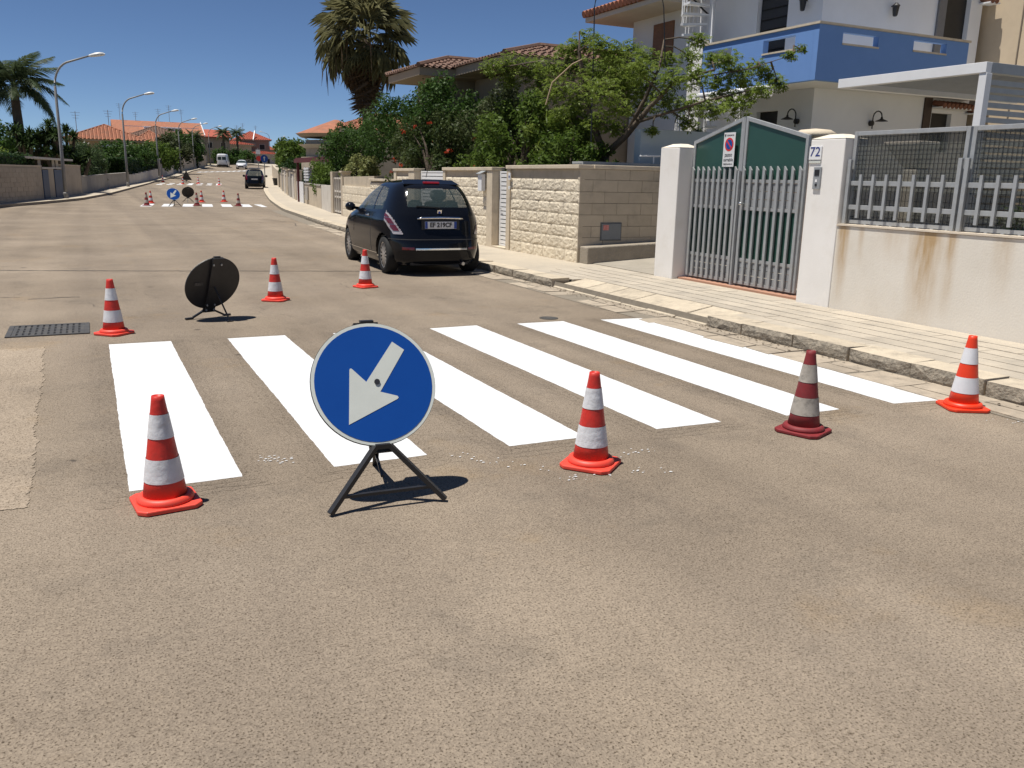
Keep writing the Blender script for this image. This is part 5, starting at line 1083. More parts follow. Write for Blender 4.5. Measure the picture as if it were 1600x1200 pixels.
me = text_mesh('EF 219CF', .098, .0006, .0035); me.transform(Matrix(((1.0*.94,0,0,0),(0,0,-1,y_-.0245),(0,1,0,.79),(0,0,0,1)))); me.materials.clear(); link('plate_characters', me, INK, pl, False)
y_ = rear_y(0,.90); build('boot_handle', MB().tube([(-.37,y_-.005,.885),(-.30,y_-.026,.897),(0,y_-.034,.902),(.30,y_-.026,.897),(.37,y_-.005,.885)], [.014,.02,.022,.02,.014], 8), CHROME, t, absolute=False, smooth=True)
y_ = rear_y(0,.985); build('shield_emblem', MB().prism([(-.036,.042),(-.02,.036),(0,.044),(.02,.036),(.036,.042),(.034,-.01),(.02,-.035),(0,-.047),(-.02,-.035),(-.034,-.01)], (0,y_-.006,.98), (1,0,0), (0,-.25,.97), .006), CHROME, t, absolute=False)
build('emblem_field', MB().prism([(.021*math.cos(k*.5236), .021*math.sin(k*.5236)) for k in range(12)], (0,y_-.0135,.98), (1,0,0), (0,-.25,.97), .002), PLATEB, t, absolute=False)
y_ = rear_y(0,1.415); build('high_brake_lamp', MB().hexa([(-.13,y_-.03,1.415),(.13,y_-.03,1.415),(.13,y_+.03,1.42),(-.13,y_+.03,1.42),(-.13,y_-.025,1.437),(.13,y_-.025,1.437),(.13,y_+.03,1.445),(-.13,y_+.03,1.445)]), M('brake_lens', (.35,.012,.015), rough=.2), t, absolute=False)
build('roof_spoiler', MB().hexa([(-.47,y_-.035,1.395),(.47,y_-.035,1.395),(.42,y_+.2,1.42),(-.42,y_+.2,1.42),(-.46,y_-.03,1.408),(.46,y_-.03,1.408),(.42,y_+.2,1.475),(-.42,y_+.2,1.475)]), BLACKP, t, absolute=False, bevel=.006)
y_ = rear_y(0,1.06); build('rear_wiper', MB().bar((.02,y_-.02,1.05),(-.36,y_+.0,1.07),.012,.02), PLASTIC, t, absolute=False)
build('aerial', MB().tube([(0,.80,1.515),(-.01,.62,1.72)], [.006,.003], 5), PLASTIC, t, absolute=False)
for sg in (-1, 1):
    mr = MB().lathe([(0,-.10),(.05,-.09),(.085,-.03),(.09,.02),(.06,.06),(0,.07)], 12); mo = MB(); mo.V = [(sg*(.865+v[0]*1.0), 2.42+v[2], .99+v[1]*.85) for v in mr.V]; mo.F = mr.F; build('door_mirror', mo, BLACKP, t, absolute=False, smooth=True)
    build('mirror_arm', MB().bar((sg*.70,2.43,.955),(sg*.84,2.43,.975),.05,.05), BLACKP, t, absolute=False)
    xx = abs(side_x(1.52,.88)); build('door_handle', MB().tube([(sg*(xx+.004),1.44,.885),(sg*(xx+.022),1.49,.888),(sg*(xx+.022),1.57,.888),(sg*(xx+.004),1.62,.885)], .012, 6), CHROME, t, absolute=False, smooth=True)
for x in (-.36, .36):
    st = MB(); st.box(x-.25,x+.25,1.55,2.1,.5,.65); st.hexa([(x-.24,1.50,.6),(x+.24,1.50,.6),(x+.24,1.66,.6),(x-.24,1.66,.6),(x-.2,1.28,1.12),(x+.2,1.28,1.12),(x+.2,1.38,1.12),(x-.2,1.38,1.12)]); build('front_seat', st, INTER, t, absolute=False, bevel=.03)
    build('head_restraint', MB().tube([(x,1.29,1.15),(x,1.27,1.2),(x,1.25,1.27),(x,1.25,1.31)], [.10,.14,.13,.09], 12), INTER, t, absolute=False, smooth=True)
rb = MB(); rb.hexa([(-.55,.62,.55),(.55,.62,.55),(.55,.8,.55),(-.55,.8,.55),(-.52,.42,1.0),(.52,.42,1.0),(.52,.55,1.0),(-.52,.55,1.0)]); build('rear_bench', rb, INTER, t, absolute=False, bevel=.03)
for x in (-.28,.32): build('head_restraint', MB().tube([(x,.52,1.0),(x,.51,1.06),(x,.50,1.13),(x,.50,1.16)], [.07,.12,.11,.08], 12), INTER, t, absolute=False, smooth=True)
build('dashboard', MB().box(-.66,.66,2.35,2.75,.6,.93), INTER, t, absolute=False, bevel=.03)
ex = MB().tube([(.36,.02,.19),(.36,.3,.2)], .028, 8); build('exhaust', ex, ALLOY, t, absolute=False)

wag = [(.2,.12,3.75,.74),(.3,.03,3.85,.79),(.45,0,3.9,.81),(.7,.04,3.85,.82),(.85,.07,3.65,.815),(.97,.10,3.3,.8),(1.05,.13,2.95,.77),(1.2,.2,2.7,.72),(1.35,.28,2.4,.665),(1.47,.38,2.1,.61),(1.54,.5,1.95,.55),(1.58,.7,1.7,.42),(1.6,1.0,1.3,.1)]
lf = lambda x, y, z: (x > .58) & (z > .75) & (z < 1.15) & (y < .5)
tc, S2 = make_car('black car with a white roof rack parked far up on the right', (12.45,74.3,zg(75)), R(-11), wag, BLACKP, (.7,3.1), .3, side_win=([(.75,1.04),(2.6,1.0),(1.9,1.42),(.95,1.42)],), rear_win=[(-.1,1.05),(.58,1.05),(.5,1.45),(-.1,1.47)], front_win=[(-.1,1.08),(.66,1.08),(.5,1.45),(-.1,1.5)],
    lamps=[('tail_lamp', lf, LRED, .01)], NZ=50, NT=160, detail=False)
pl = build('number_plate', MB().box(-.26,.26,-.03,-.01,.74,.85), PLATEW, tc, absolute=False); rk = MB()
for y in (.9,1.6): rk.bar((-.5,y,1.64),(.5,y,1.64),.06,.06)
build('roof_bars', rk, WHITEP, tc, absolute=False); build('roof_board', MB().box(-.45,.45,.75,1.8,1.671,1.72), WHITEP, tc, absolute=False)
for sg in (-1, 1): build('door_mirror', MB().lathe([(.02,-.1),(.1,-.05),(.1,.05),(.02,.1)], 8, (sg*.92,2.5,1.05)), BLACKP, tc, absolute=False)
WCAR = M('white_car_paint', (.72,.73,.74), rough=.3, coat=.6)
mir = [(p[0], p[1], p[2], p[3]) for p in hatch]
hl = lambda x, y, z: (x > .42) & (z > .55) & (z < .72) & (y > 3.0)
gr = lambda x, y, z: (np.abs(x) < .45) & (z > .33) & (z < .5) & (y > 3.0)
tw, S3 = make_car('white car driving towards the camera far up the street', (24.2,155.4,zg(153)), R(180-14), hatch, WCAR, (.66,3.05), .295, side_win=([(.8,1.0),(2.6,.98),(1.75,1.37),(.95,1.34)],), rear_win=[(-.1,1.045),(.575,1.045),(.5,1.355),(-.1,1.375)], front_win=[(-.1,1.0),(.7,1.0),(.58,1.36),(-.1,1.42)], lamps=[('headlamp', hl, LCLR, .012), ('grille', gr, PLASTIC, .01)], NZ=50, NT=160, detail=False, name='driving_car')
van = [(.25,.1,4.5,.84),(.4,.0,4.6,.9),(.8,.0,4.5,.92),(1.1,.02,4.2,.92),(1.4,.04,3.7,.90),(1.8,.07,3.3,.87),(2.1,.11,3.1,.83),(2.25,.2,2.9,.76),(2.31,.5,2.5,.5),(2.33,1.,2.,.1)]
tv, S4 = make_car('white van parked on the left far up the street', (21.4,160.0,zg(160)), R(-14), van, WCAR, (.9,3.5), .33, 'van', side_win=([(3.0,1.35),(3.75,1.35),(3.3,1.85),(3.0,1.85)],), rear_win=[(.06,1.25),(.72,1.25),(.68,1.8),(.06,1.8)], front_win=[(-.1,1.3),(.8,1.3),(.7,1.9),(-.1,1.95)], lamps=[('tail_lamp', lambda x, y, z: (x > .75) & (z > .7) & (z < 1.15) & (y < .3), LRED, .012), ('rear_bumper', lambda x, y, z: (x >= -.01) & (z < .5) & (y < .4), PLASTIC, .02)], NZ=50, NT=160, detail=False, name='parked_van', n=6, wx=.7)

# ================================================================== VEGETATION
def quads_from(P, A, B_):   # diamond leaves: centre P, long half-axis A, short half-axis B
    n = len(P); V = np.empty((n, 4, 3)); V[:,0] = P-A; V[:,1] = P+B_; V[:,2] = P+A; V[:,3] = P-B_
    return V.reshape(-1, 3), np.arange(n*4).reshape(n, 4)
def rvec(n): v = RNG.normal(size=(n, 3)); return v/np.linalg.norm(v, axis=1, keepdims=True)
def leaf_cloud(centres, radii, n, size, aspect=.5, droop=0., flat=.4, pts=None):
    """n leaves spread over clumps (centre, radius); leaves lean outwards/up so tops catch the sun"""
    C = np.array(centres); Rr = np.array(radii, float); Rr = Rr if Rr.ndim == 2 else np.repeat(Rr[:,None], 3, 1)
    wgt = Rr.prod(1)**(2/3); k = RNG.choice(len(C), n, p=wgt/wgt.sum()); d = rvec(n); rad = RNG.random(n)**.45
    P = C[k]+d*rad[:,None]*Rr[k]
    nrm = d*.6+rvec(n)*.8+np.array([0,0,flat]); nrm /= np.linalg.norm(nrm, axis=1, keepdims=True)
    a = np.cross(nrm, rvec(n)); a /= np.linalg.norm(a, axis=1, keepdims=True)+1e-9; a[:,2] -= droop; a /= np.linalg.norm(a, axis=1, keepdims=True); b_ = np.cross(nrm, a); b_ /= np.linalg.norm(b_, axis=1, keepdims=True)+1e-9
    s = size*RNG.uniform(.35, 1.5, n)[:,None]; return quads_from(P, a*s, b_*s*aspect)
def clumps(c, r, k, cr, shell=.55):
    d = rvec(k); rad = shell+(1-shell)*RNG.random(k); P = np.array(c)+d*rad[:,None]*np.array(r); P[:,2] = np.maximum(P[:,2], c[2]-r[2]*.95); return P, np.array(cr)*RNG.uniform(.6, 1.3, k)
def bush(name, lab, cat, c, r, k, cr, n, size, mat, aspect=.5, stem=True, flowers=None, grp=None, droop=0., extra=None, base=None):
    z0 = base if base is not None else zg(c[1]); t = thing(name, lab, cat, (c[0], c[1], z0), group=grp); P, Rr = clumps(c, r, k, cr)
    if extra is not None: P = np.concatenate([P, np.array([e[:3] for e in extra])]); Rr = np.concatenate([Rr, np.array([e[3] for e in extra])])
    V, F = leaf_cloud(P, Rr, n, size, aspect, droop); link('crown' if cat == 'tree' else 'foliage', fast_mesh('foliage', V, F), mat, t)
    if stem:
        mb = MB(); m_ = 1 if cat == 'tree' else 3
        for q in range(m_):
            x0, y0 = c[0]+random.uniform(-.2,.2)*(m_ > 1)*r[0], c[1]+random.uniform(-.2,.2)*(m_ > 1)*r[1]; mb.tube([(x0,y0,z0-.1),(x0+random.uniform(-.1,.1),y0,z0+(c[2]-z0)*.6),(c[0]+random.uniform(-.3,.3)*r[0],c[1],c[2]+.2*r[2])], [.06*r[2]+.02,.05*r[2]+.015,.015], 7)
            for b_ in range(6):
                e = P[random.randrange(len(P))]; mb.tube([(x0,y0,z0+(c[2]-z0)*.6), ((x0+e[0])/2,(y0+e[1])/2,(c[2]+e[2])/2-.05), tuple(e)], [.03*r[2]+.01,.02*r[2]+.006,.005], 5)
        build('trunk' if cat == 'tree' else 'stems', mb, BARK, t)
    if flowers:
        n_, fm, fs = flowers; K, KR = clumps(c, (r[0]*1.02, r[1]*1.02, r[2]*1.02), max(3, n_//9), fs*1.9, .93); V, F = leaf_cloud(K, KR, n_, fs, .7); struct(link('flowers', fast_mesh('flowers', V, F), fm, t), 'stuff')
    return t
LG = leaf_mat('leaf_mid', (.046,.090,.013), (.13,.185,.034), tl=.4); LD = leaf_mat('leaf_dark', (.024,.058,.012), (.07,.125,.026), tl=.36); LB = leaf_mat('leaf_bright', (.095,.148,.022), (.205,.26,.052), tl=.45); LO = leaf_mat('leaf_olive', (.035,.05,.018), (.085,.10,.04)); LV = leaf_mat('leaf_variegated', (.07,.10,.03), (.34,.34,.13), scale=5)
LH = leaf_mat('hedge_leaf', (.014,.035,.008), (.035,.07,.015)); LOL = leaf_mat('oleander_leaf', (.025,.05,.015), (.08,.12,.045), scale=5)
FR = leaf_mat('red_flower', (.38,.04,.018), (.50,.08,.03), scale=8); FW = leaf_mat('white_flower', (.6,.58,.52), (.7,.68,.62), scale=8); LTIP = leaf_mat('leaf_reddish', (.030,.055,.015), (.075,.092,.028))
CEIBA = [(8.24,18.02,3.9,.25),(8.67,17.95,3.99,.31),(9.09,17.77,3.95,.34),(8.86,16.36,3.72,.34),(8.64,17.87,3.66,.23),(9.24,17.73,3.63,.29),(8.81,15.63,4.03,.25),(9.08,15.49,4.22,.25),(8.52,13.96,3.89,.23),(8.7,13.76,3.76,.23),(10.11,15.43,4.13,.23),(9.56,14.04,3.74,.26),(8.87,15.45,3.7,.3),(8.69,14.41,3.49,.31),(9.25,14.64,3.58,.32),(8.94,13.31,3.45,.27),(10.14,14.24,3.74,.24),(10.93,14.61,3.99,.2),(10.56,13.81,4.13,.17),(8.36,15.29,3.2,.3),(8.65,14.91,3.1,.32),(8.17,13.32,3.04,.31),(9.56,14.76,3.26,.32),(9.7,14.2,3.27,.29),(9.67,13.36,3.31,.28),(9.59,12.59,3.3,.24),(10.49,13.3,3.73,.19),(10.33,12.64,3.65,.2),(10.73,12.85,3.49,.23),(11.23,12.92,3.59,.21),(10.4,12.96,3.32,.23),(11.02,13.03,3.32,.21),(10.74,12.15,3.12,.16),(11.47,12.58,3.31,.17),(11.29,12.13,3.73,.1),(12.05,12.72,3.97,.09),(11.41,12.79,3.44,.19),(8.76,15.7,2.72,.31),(9.32,15.84,2.62,.32),(8.57,13.51,2.77,.27),(10.14,15.02,3.0,.31),(9.75,13.62,2.95,.28),(10.49,13.82,2.94,.27),(9.81,12.34,2.75,.22),(10.42,12.44,2.85,.23),(10.01,13.25,2.59,.16),(9.37,13.43,2.45,.11),(9.13,14.25,2.5,.19),(8.81,14.43,2.59,.24),(8.73,15.36,2.33,.26),(10.66,13.78,2.47,.11),(9.58,15.43,3.9,.28),(9.84,14.97,3.47,.3),(10.76,13.23,3.1,.21),(10.82,12.6,3.06,.18)]
t = thing('garden_tree', 'spreading green tree with palm-shaped leaves beside the blue balcony', 'tree', (8.95,14.4,.1))
tr = MB(); fork = Vector((8.98,14.42,2.0)); tr.tube([(8.93,14.4,.0),(8.9,14.4,1.0),(8.95,14.41,1.6),fork], [.13,.11,.10,.095], 10)
mains = {}
for key, pts, r0 in (('a', [(8.98,14.42,2.0),(8.8,14.65,2.62),(8.72,14.88,3.33),(8.54,14.78,3.88),(8.6,14.9,4.25)], .075), ('b', [(8.98,14.42,2.0),(9.2,14.05,2.35),(9.42,13.65,2.85),(9.75,13.35,3.3),(10.3,12.95,3.5)], .075), ('c', [(9.2,14.05,2.35),(9.47,13.9,3.0),(9.7,13.8,3.6),(9.9,14.0,4.1)], .05), ('d', [(8.72,14.88,3.2),(8.8,15.8,3.75),(8.8,16.9,3.95),(8.4,17.9,3.9)], .035), ('e', [(9.75,13.35,3.3),(10.7,12.5,3.5),(11.4,12.2,3.75)], .016), ('f', [(9.3,13.8,2.6),(10.1,12.9,2.95),(10.7,12.2,3.15)], .03), ('g', [(8.8,14.65,2.6),(8.8,15.2,2.75),(9.1,15.8,2.7)], .03)):
    n = len(pts); tr.tube(pts, [r0*(1-.75*i/(n-1)) for i in range(n)], 8); mains[key] = [Vector(p) for p in pts]
allp = []
for pts in mains.values():
    for a, b_ in zip(pts[:-1], pts[1:]): allp += [a+(b_-a)*k/4 for k in range(5)]
LV_, LF_ = [], []; off = 0; tip = []
for (x, y, z, r) in CEIBA:
    c = Vector((x, y, z)); q = min(allp, key=lambda p: (p-c).length+.6*max(0, p.z-c.z)); mid = (q+c)/2+Vector((random.uniform(-.1,.1), random.uniform(-.1,.1), random.uniform(.0,.12)))
    tr.tube([q, mid, c], [.018,.013,.006], 5)
    for k in range(3): e = c+Vector((random.uniform(-1,1), random.uniform(-1,1), random.uniform(-.6,.8)))*r*1.1; tr.tube([c+(q-c)*.15*k, e], [.007,.003], 4)
    nl = int(1150*r**1.6)+12; d = rvec(nl); P = np.array([x,y,z])+d*(RNG.random(nl)**.5)[:,None]*np.array([r*1.28,r*1.28,r*.95])
    for p in P:   # palmate leaf: five or six drooping leaflets
        ax_ = rvec(1)[0]; ax_ = ax_*.5+np.array([0,0,.9]); ax_ /= np.linalg.norm(ax_); u = np.cross(ax_, rvec(1)[0]); u /= np.linalg.norm(u); v = np.cross(ax_, u); L_ = random.uniform(.055,.098); m_ = random.choice((5,5,6)); dr = random.uniform(.25,.75)
        A = []; Bv = []; Cc = []
        for k in range(m_):
            an = 2*math.pi*k/m_+random.uniform(-.2,.2); dd = u*math.cos(an)+v*math.sin(an)-ax_*dr; dd /= np.linalg.norm(dd); sd = np.cross(ax_, dd); sd /= np.linalg.norm(sd)+1e-9; l = L_*random.uniform(.75,1.1)
            V = [p, p+dd*l*.55+sd*l*.19, p+dd*l, p+dd*l*.55-sd*l*.19]; LV_ += V; LF_.append((off,off+1,off+2,off+3)); off += 4
link('crown', fast_mesh('crown', np.array(LV_), np.array(LF_)), LB, t); build('trunk', tr, BARK, t, smooth=True)
t = tag(build('bent_cane', MB().tube([(7.95,14.95,2.9),(8.05,14.9,3.3),(8.3,14.6,3.62),(8.55,14.5,3.75)], [.016,.015,.013,.01], 6), M('dry_cane', (.42,.31,.2), rough=.8)), 'bare pale cane arching out of the shrubs before the brown roof', 'cane')
tag(build('garden_hoop', MB().tube([(8.54,14.2,1.8),(8.58,14.35,4.6)]+[(8.58+.55*(1-math.cos(a)),14.35-.3*(1-math.cos(a)),4.6+.5*math.sin(a)) for a in np.linspace(.2,math.pi,9)]+[(9.75,13.7,3.6)], .011, 6), BLACKM), 'thin dark hoop rod rising through the spreading tree', 'rod')

# bushes behind the limestone walls
bush('garden_shrub', 'dense green shrub spilling over the limestone wall behind the car roof', 'shrub', (8.5,17.3,1.9), (1.0,1.9,1.45), 95, .27, 17000, .042, LG)
bush('garden_shrub', 'glossy green shrub left of the tree trunk, above the limestone wall', 'shrub', (8.5,14.9,1.7), (.75,1.1,.72), 60, .22, 9000, .040, LG)
bush('garden_shrub', 'tall shrub with pale tips in front of the brown roofed house', 'shrub', (8.95,18.8,2.55), (.9,1.3,1.2), 60, .25, 9000, .045, LO)
bush('palm_shrub', 'feathery arching shrub behind the slatted gate', 'shrub', (8.9,16.0,2.3), (.8,.9,.75), 60, .2, 8000, .085, LB, aspect=.13, droop=.5)
bush('hibiscus_bush', 'big dark bush with scattered red flowers over the wall', 'shrub', (8.55,22.4,1.85), (1.05,2.3,1.3), 110, .28, 17000, .045, LTIP, flowers=(190, FR, .035))
bush('feathery_tree', 'dark green feathery tree below the tall fan palm', 'tree', (10.6,29.5,3.1), (2.1,2.8,1.05), 110, .38, 19000, .06, LD, aspect=.35)
bush('feathery_tree', 'dark green tree filling the gap left of the brown roofed house', 'tree', (9.3,23.4,2.9), (1.1,2.2,1.25), 80, .32, 12000, .055, LD)
bush('feathery_tree', 'dark green tree in front of the rounded porch house', 'tree', (9.7,34.5,2.55), (1.1,2.1,1.25), 70, .34, 10000, .06, LD)
bush('variegated_shrub', 'pale yellow green variegated shrub over the panel wall', 'shrub', (8.75,30.3,1.62), (.55,1.6,.62), 50, .2, 7000, .045, LV)
bush('round_bush', 'rounded green bush overhanging the streaked cream wall', 'shrub', (9.75,38.6,1.4), (.75,2.0,.85), 60, .28, 9000, .055, LG)
bush('hedge_block', 'dark hedge on the far right pavement side', 'hedge', (14.9,66,1.7), (1.2,8,1.35), 90, .5, 9000, .11, LH)
bush('roadside_tree', 'round green tree beyond the far hedge on the right', 'tree', (17.9,86,3.4), (1.5,2.2,1.55), 60, .55, 7000, .13, LG)
bush('hedge_block', 'shaded shrubs under the dark red pergola', 'hedge', (11.6,44,1.2), (1.0,4.2,.85), 60, .4, 6000, .09, LH)
bush('garden_plant', 'dark leafy plant seen through the fence netting', 'plant', (8.9,5.35,1.05), (.5,.7,.75), 30, .2, 3500, .05, LG, base=.12)
bush('far_bush', 'dark shrubs at the far end of the long right wall', 'hedge', (27,122,3.2), (2.5,10,2.0), 60, .8, 5000, .2, LH)
bush('far_bush', 'dark tree mass beside the far street bend', 'tree', (46,205,6.5), (6,7,2.6), 60, 1.3, 6000, .3, LH)
# left side planting
def hedge_box(lab, y0, y1, xf, wd, z0, h, n, size, mat):
    t = thing('clipped_hedge', lab, 'hedge', (xf((y0+y1)/2), (y0+y1)/2, zg((y0+y1)/2))); yy = RNG.uniform(y0, y1, n); u = RNG.random(n); f = RNG.choice(4, n, p=[.33,.33,.27,.07]); yy = np.where(f == 3, y0+RNG.normal(0,.05,n), yy); xx = np.interp(yy, WY, WX)+(xf(0)-XLW(0))
    px = np.where(f == 0, -wd*u, np.where(f == 1, 0, -wd*u)); pz = np.where(f == 0, h, np.where(f == 1, h*u, h*RNG.random(n))); P = np.stack([xx+px+RNG.normal(0,.05,n), yy, np.interp(yy, PY, PZ)+z0+pz+RNG.normal(0,.05,n)], 1)
    nr = np.where((f == 0)[:,None], np.array([0,0,1.]), np.array([1.,-.3,.2]))+rvec(n)*.7; nr /= np.linalg.norm(nr, axis=1, keepdims=True); a = np.cross(nr, rvec(n)); a /= np.linalg.norm(a, axis=1, keepdims=True)+1e-9; b_ = np.cross(nr, a); s = size*RNG.uniform(.6,1.3,n)[:,None]
    V, F = quads_from(P, a*s, b_*s*.55); link('foliage', fast_mesh('foliage', V, F), mat, t)
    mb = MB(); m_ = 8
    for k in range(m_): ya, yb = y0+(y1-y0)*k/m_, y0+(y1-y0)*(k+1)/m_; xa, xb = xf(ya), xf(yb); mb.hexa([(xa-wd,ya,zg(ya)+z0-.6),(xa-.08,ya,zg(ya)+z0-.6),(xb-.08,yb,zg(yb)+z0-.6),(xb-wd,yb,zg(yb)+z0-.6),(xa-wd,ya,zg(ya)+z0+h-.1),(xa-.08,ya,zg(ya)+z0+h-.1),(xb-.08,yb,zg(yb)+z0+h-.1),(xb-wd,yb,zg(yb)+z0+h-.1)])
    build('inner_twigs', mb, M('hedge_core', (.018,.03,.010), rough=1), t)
hedge_box('clipped dark hedge on top of the long cream wall, far left', 24, 47.5, lambda y: XLW(y)-.3, 1.2, 1.62, .5, 9000, .07, LH)
hedge_box('clipped dark hedge behind the white stepped wall', 78, 101, lambda y: XLW(y)-.3, 1.2, .9, 1.25, 14000, .10, LH)
hedge_box('dark hedge behind the farther stepped wall', 103.5, 132, lambda y: XLW(y)-.3, 1.5, 1.0, 1.3, 6000, .14, LH)
bush('oleander', 'tall pale green oleander behind the low grey wall', 'shrub', (.0,69,1.9), (1.3,5.2,1.65), 110, .5, 14000, .12, LOL, aspect=.2, flowers=(120, FW, .05))
bush('oleander', 'dark oleander left of the pale one, by the short cream wall', 'shrub', (-1.7,60.5,1.6), (1.3,3.2,1.5), 70, .45, 9000, .12, LD, aspect=.25)
bush('garden_tree', 'dark green tree mass behind the clipped hedge, left of the road', 'tree', (3.4,92,2.9), (2.6,5.5,1.5), 70, .7, 8000, .13, LD)
bush('garden_tree', 'green garden tree before the orange roofed wing', 'tree', (7.2,106,3.2), (2.6,4.5,1.5), 60, .7, 7000, .15, LG)
bush('garden_tree', 'greyish olive tree behind the third street lamp', 'tree', (10.0,122,4.1), (2.6,4.0,2.0), 60, .7, 6000, .16, LO)
bush('garden_tree', 'broad dark tree left of the parked van', 'tree', (14.6,152,5.4), (3.0,5,2.7), 80, .9, 8000, .2, LD)
bush('garden_tree', 'dark shrubs at the foot of the two far palms', 'tree', (26.2,184,5.0), (4.5,4,1.7), 50, .9, 5000, .22, LD)
bush('garden_tree', 'dark bush mass behind the tall feather palm, far left', 'tree', (-5.2,62,2.3), (3.2,5.5,2.1), 110, .6, 13000, .12, LD)
bush('garden_shrub', 'sunlit green shrub at the left edge under the palm', 'shrub', (-4.7,53,2.2), (1.0,1.6,.8), 40, .35, 5000, .09, LB)
# yuccas
def yucca(lab, x, y, hh, heads):
    t = thing('yucca', lab, 'yucca', (x,y,zg(y)), group='yuccas behind the blue doors'); mb = MB(); V, F = [], []
    for (dx, dy, dz) in heads:
        mb.tube([(x,y,zg(y)),(x+dx*.5,y+dy*.5,zg(y)+(hh+dz)*.5),(x+dx,y+dy,zg(y)+hh+dz)], [.14,.11,.08], 7); c = np.array([x+dx,y+dy,zg(y)+hh+dz]); n = 120; d = rvec(n); d[:,2] = np.abs(d[:,2])*1.1-.35; d /= np.linalg.norm(d, axis=1, keepdims=True); L_ = RNG.uniform(.55,.85,n)[:,None]
        sd = np.cross(d, np.array([0,0,1.])); sd /= np.linalg.norm(sd, axis=1, keepdims=True)+1e-9; b = len(V); mid = c+d*L_*.55+np.array([0,0,.05]); tp = c+d*L_+np.array([0,0,-.10])
        for k in range(n): V += [c+sd[k]*.02, mid[k]+sd[k]*.038, tp[k], mid[k]-sd[k]*.038, c-sd[k]*.02]; F.append((b+5*k,b+5*k+1,b+5*k+2,b+5*k+3,b+5*k+4))
    build('stems', mb, BARK, t); link('crown', fast_mesh('crown', np.array(V), F), LYU, t)
LYU = leaf_mat('yucca_leaf', (.02,.042,.012), (.065,.10,.03), scale=4)
for i, (x, y, hh, lab) in enumerate(((-2.9,57.5,3.1,'spiky yucca left of the street lamp, nearest the feather palm'),(-2.2,58.5,3.6,'tallest spiky yucca behind the blue doors'),(-1.5,57.5,3.0,'spiky yucca right above the canopy of the blue doors'),(-1.0,60,3.4,'spiky yucca just right of the nearest street lamp'),(-.4,59,2.4,'lowest spiky yucca at the right of the group'))):
    yucca(lab, x, y, hh, [(random.uniform(-.7,.7), random.uniform(-.6,.6), random.uniform(-.7,.35)) for k in range(5)])
# fan palm with a skirt of dead fronds
def fan_frond(n=22, L_=1.0, pet=.9, seed=0, droop=.35):
    rr = random.Random(seed); V, F = [], []
    V += [(0,-.02,0),(0,.02,0),(pet,.012,-.04),(pet,-.012,-.04)]; F.append((0,1,2,3))
    for k in range(n):
        a = -1.9+3.8*k/(n-1); l = L_*(1-.12*abs(a))*rr.uniform(.85,1.1); c, s = math.cos(a), math.sin(a); w_ = .042; o = (pet, 0, -.04); b = len(V); f = rr.uniform(-.03,.03)
        def pt(r_, t_, z): return (o[0]+r_*c-t_*s, r_*s+t_*c, o[2]+z)
        V += [pt(0,0,0), pt(l*.45,w_,.02+f), pt(l*.78,w_*.6,-droop*.28*l+f), pt(l,0,-droop*l*rr.uniform(.8,1.5)), pt(l*.78,-w_*.6,-droop*.28*l-f), pt(l*.45,-w_,.02-f), pt(l*.45,0,.05)]; F += [(b,b+1,b+6),(b,b+6,b+5),(b+1,b+2,b+3,b+6),(b+6,b+3,b+4,b+5)]
    return fast_mesh('frond', V, F)
FG = leaf_mat('fan_leaf', (.115,.12,.058), (.27,.25,.125), scale=3, tl=.45); FD = leaf_mat('dead_frond', (.16,.11,.07), (.29,.205,.125), scale=4, tl=.35)
t = thing('fan_palm', 'tall fan palm with a shaggy skirt of dead fronds', 'palm', (11.2,37.6,0)); px_, py_ = 11.2, 37.6; pz_ = 7.2
build('trunk', MB().tube([(px_,py_,0),(px_,py_,2.5),(px_,py_,5),(px_,py_,pz_)], [.26,.22,.21,.2], 10), PBARK, t, smooth=True)
GM = [fan_frond(seed=i, L_=1.15, pet=1.0, droop=.25+.1*i) for i in range(4)]; DM = [fan_frond(n=14, seed=10+i, L_=1.05, pet=.8, droop=.8) for i in range(4)]
for m_ in GM: m_.materials.append(FG)
for m_ in DM: m_.materials.append(FD)
for k in range(50):
    az = k*2.39996; el = R(78-128*(k/49)**.9)+random.uniform(-.1,.1); inst('frond', random.choice(GM), t, (px_+.1*math.cos(az), py_+.1*math.sin(az), pz_+.25-.35*k/49), (1.0,1,1), (random.uniform(-.5,.5), -el, az))
for k in range(62):
    az = k*2.39996+.4; f = k/61; el = R(-50-37*min(1, f*1.7)+random.uniform(-6,4)); inst('dead_frond', random.choice(DM), t, (px_+.16*math.cos(az), py_+.16*math.sin(az), pz_-.05-1.7*f), (random.uniform(.8,1.1)*(1-.25*f),1-.35*f,1-.35*f), (random.uniform(-.7,.7), -el, az))
ln = MB()
for k in range(26):
    az = random.choice((2.2,2.6,3.0,3.4,3.8,random.uniform(0,6.28))); r_ = random.uniform(.9,1.9); z = pz_+random.uniform(-1.0,.3); x, y = px_+r_*math.cos(az), py_+r_*math.sin(az); L_ = random.uniform(.7,1.5); ln.tube([(px_+.3*math.cos(az),py_+.3*math.sin(az),z+.3),(x,y,z),(x+.05,y,z-L_*.5),(x+random.uniform(-.1,.1),y,z-L_)], [.012,.012,.025,.006], 4)
struct(build('hanging_stalks', ln, FD, t), 'stuff')
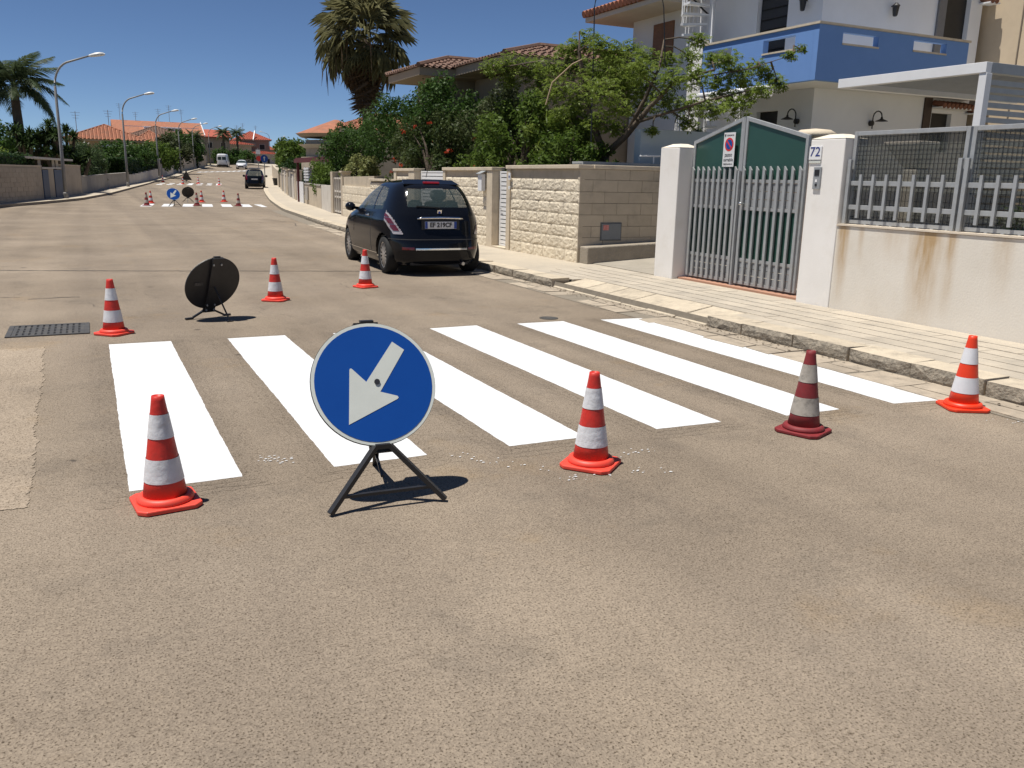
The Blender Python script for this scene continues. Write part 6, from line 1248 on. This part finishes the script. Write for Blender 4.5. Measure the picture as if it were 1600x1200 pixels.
# feather palm at the left edge
def feather_frond(seed, L_=2.7, arch=1.0):
    rr = random.Random(seed); V, F = [], []; n = 46; P = []
    for k in range(n+1): u = k/n; P.append(Vector((L_*(u-.12*u*u*arch), 0, .95*u*arch-1.75*u*u*arch)))
    for k in range(n):
        b = len(V); a, c = P[k], P[k+1]; w_ = .03*(1-k/n)+.006; V += [tuple(a+Vector((0,w_,0))), tuple(c+Vector((0,w_,0))), tuple(c-Vector((0,w_,0))), tuple(a-Vector((0,w_,0)))]; F.append((b,b+1,b+2,b+3))
        if k < 7: continue
        l = .62*math.sin(math.pi*min(1,.18+.86*k/n))**.7+.08; d = (c-a).normalized()
        for sg in (-1,1):
            for rep in (0, .5):
                q = a+(c-a)*rep; e = q+(d*.45+Vector((0,sg*.75,-.5+rr.uniform(-.3,.25))))*l; m_ = (q+e)/2+Vector((0,0,.05)); s = d*.022; b = len(V); V += [tuple(q-s*.5), tuple(m_-s), tuple(e), tuple(m_+s), tuple(q+s*.5)]; F.append((b,b+1,b+2,b+3,b+4))
    return fast_mesh('frond', V, F)
LF = leaf_mat('feather_leaf', (.035,.06,.028), (.11,.14,.065), scale=3, tl=.4)
def feather_palm(lab, x, y, zc, n, scale, trunk_r=.24, grp=None, base=None):
    z0 = zg(y) if base is None else base; t = thing('feather_palm', lab, 'palm', (x,y,z0), group=grp); build('trunk', MB().tube([(x+.15,y,z0),(x+.05,y,z0+(zc-z0)*.5),(x,y,zc-.2),(x,y,zc+.25)], [trunk_r*1.15,trunk_r,trunk_r*.8,trunk_r*.5], 10), PBARK, t, smooth=True)
    for k in range(n): az = k*2.39996+.7; el = R(72-95*(k/(n-1))); inst('frond', random.choice(FMS), t, (x,y,zc+.1), (scale,)*3, (random.uniform(-.2,.2), -el, az))
FMS = [feather_frond(i, arch=.8+.2*i) for i in range(4)]
for m_ in FMS: m_.materials.append(LF)
feather_palm('tall feather palm cut by the left edge of the view', -3.55, 62.5, 6.2, 28, 1.25, .30)
feather_palm('left one of the two palms far up the street', 25.4, 186, 9.0, 22, .85, .25, 'palms far up the street')
feather_palm('right one of the two palms far up the street', 28.4, 188, 9.1, 22, .85, .25, 'palms far up the street')
feather_palm('bushy palm before the far terrace, left of the road', 16.0, 150, 6.6, 24, .8, .3, 'palms far up the street')
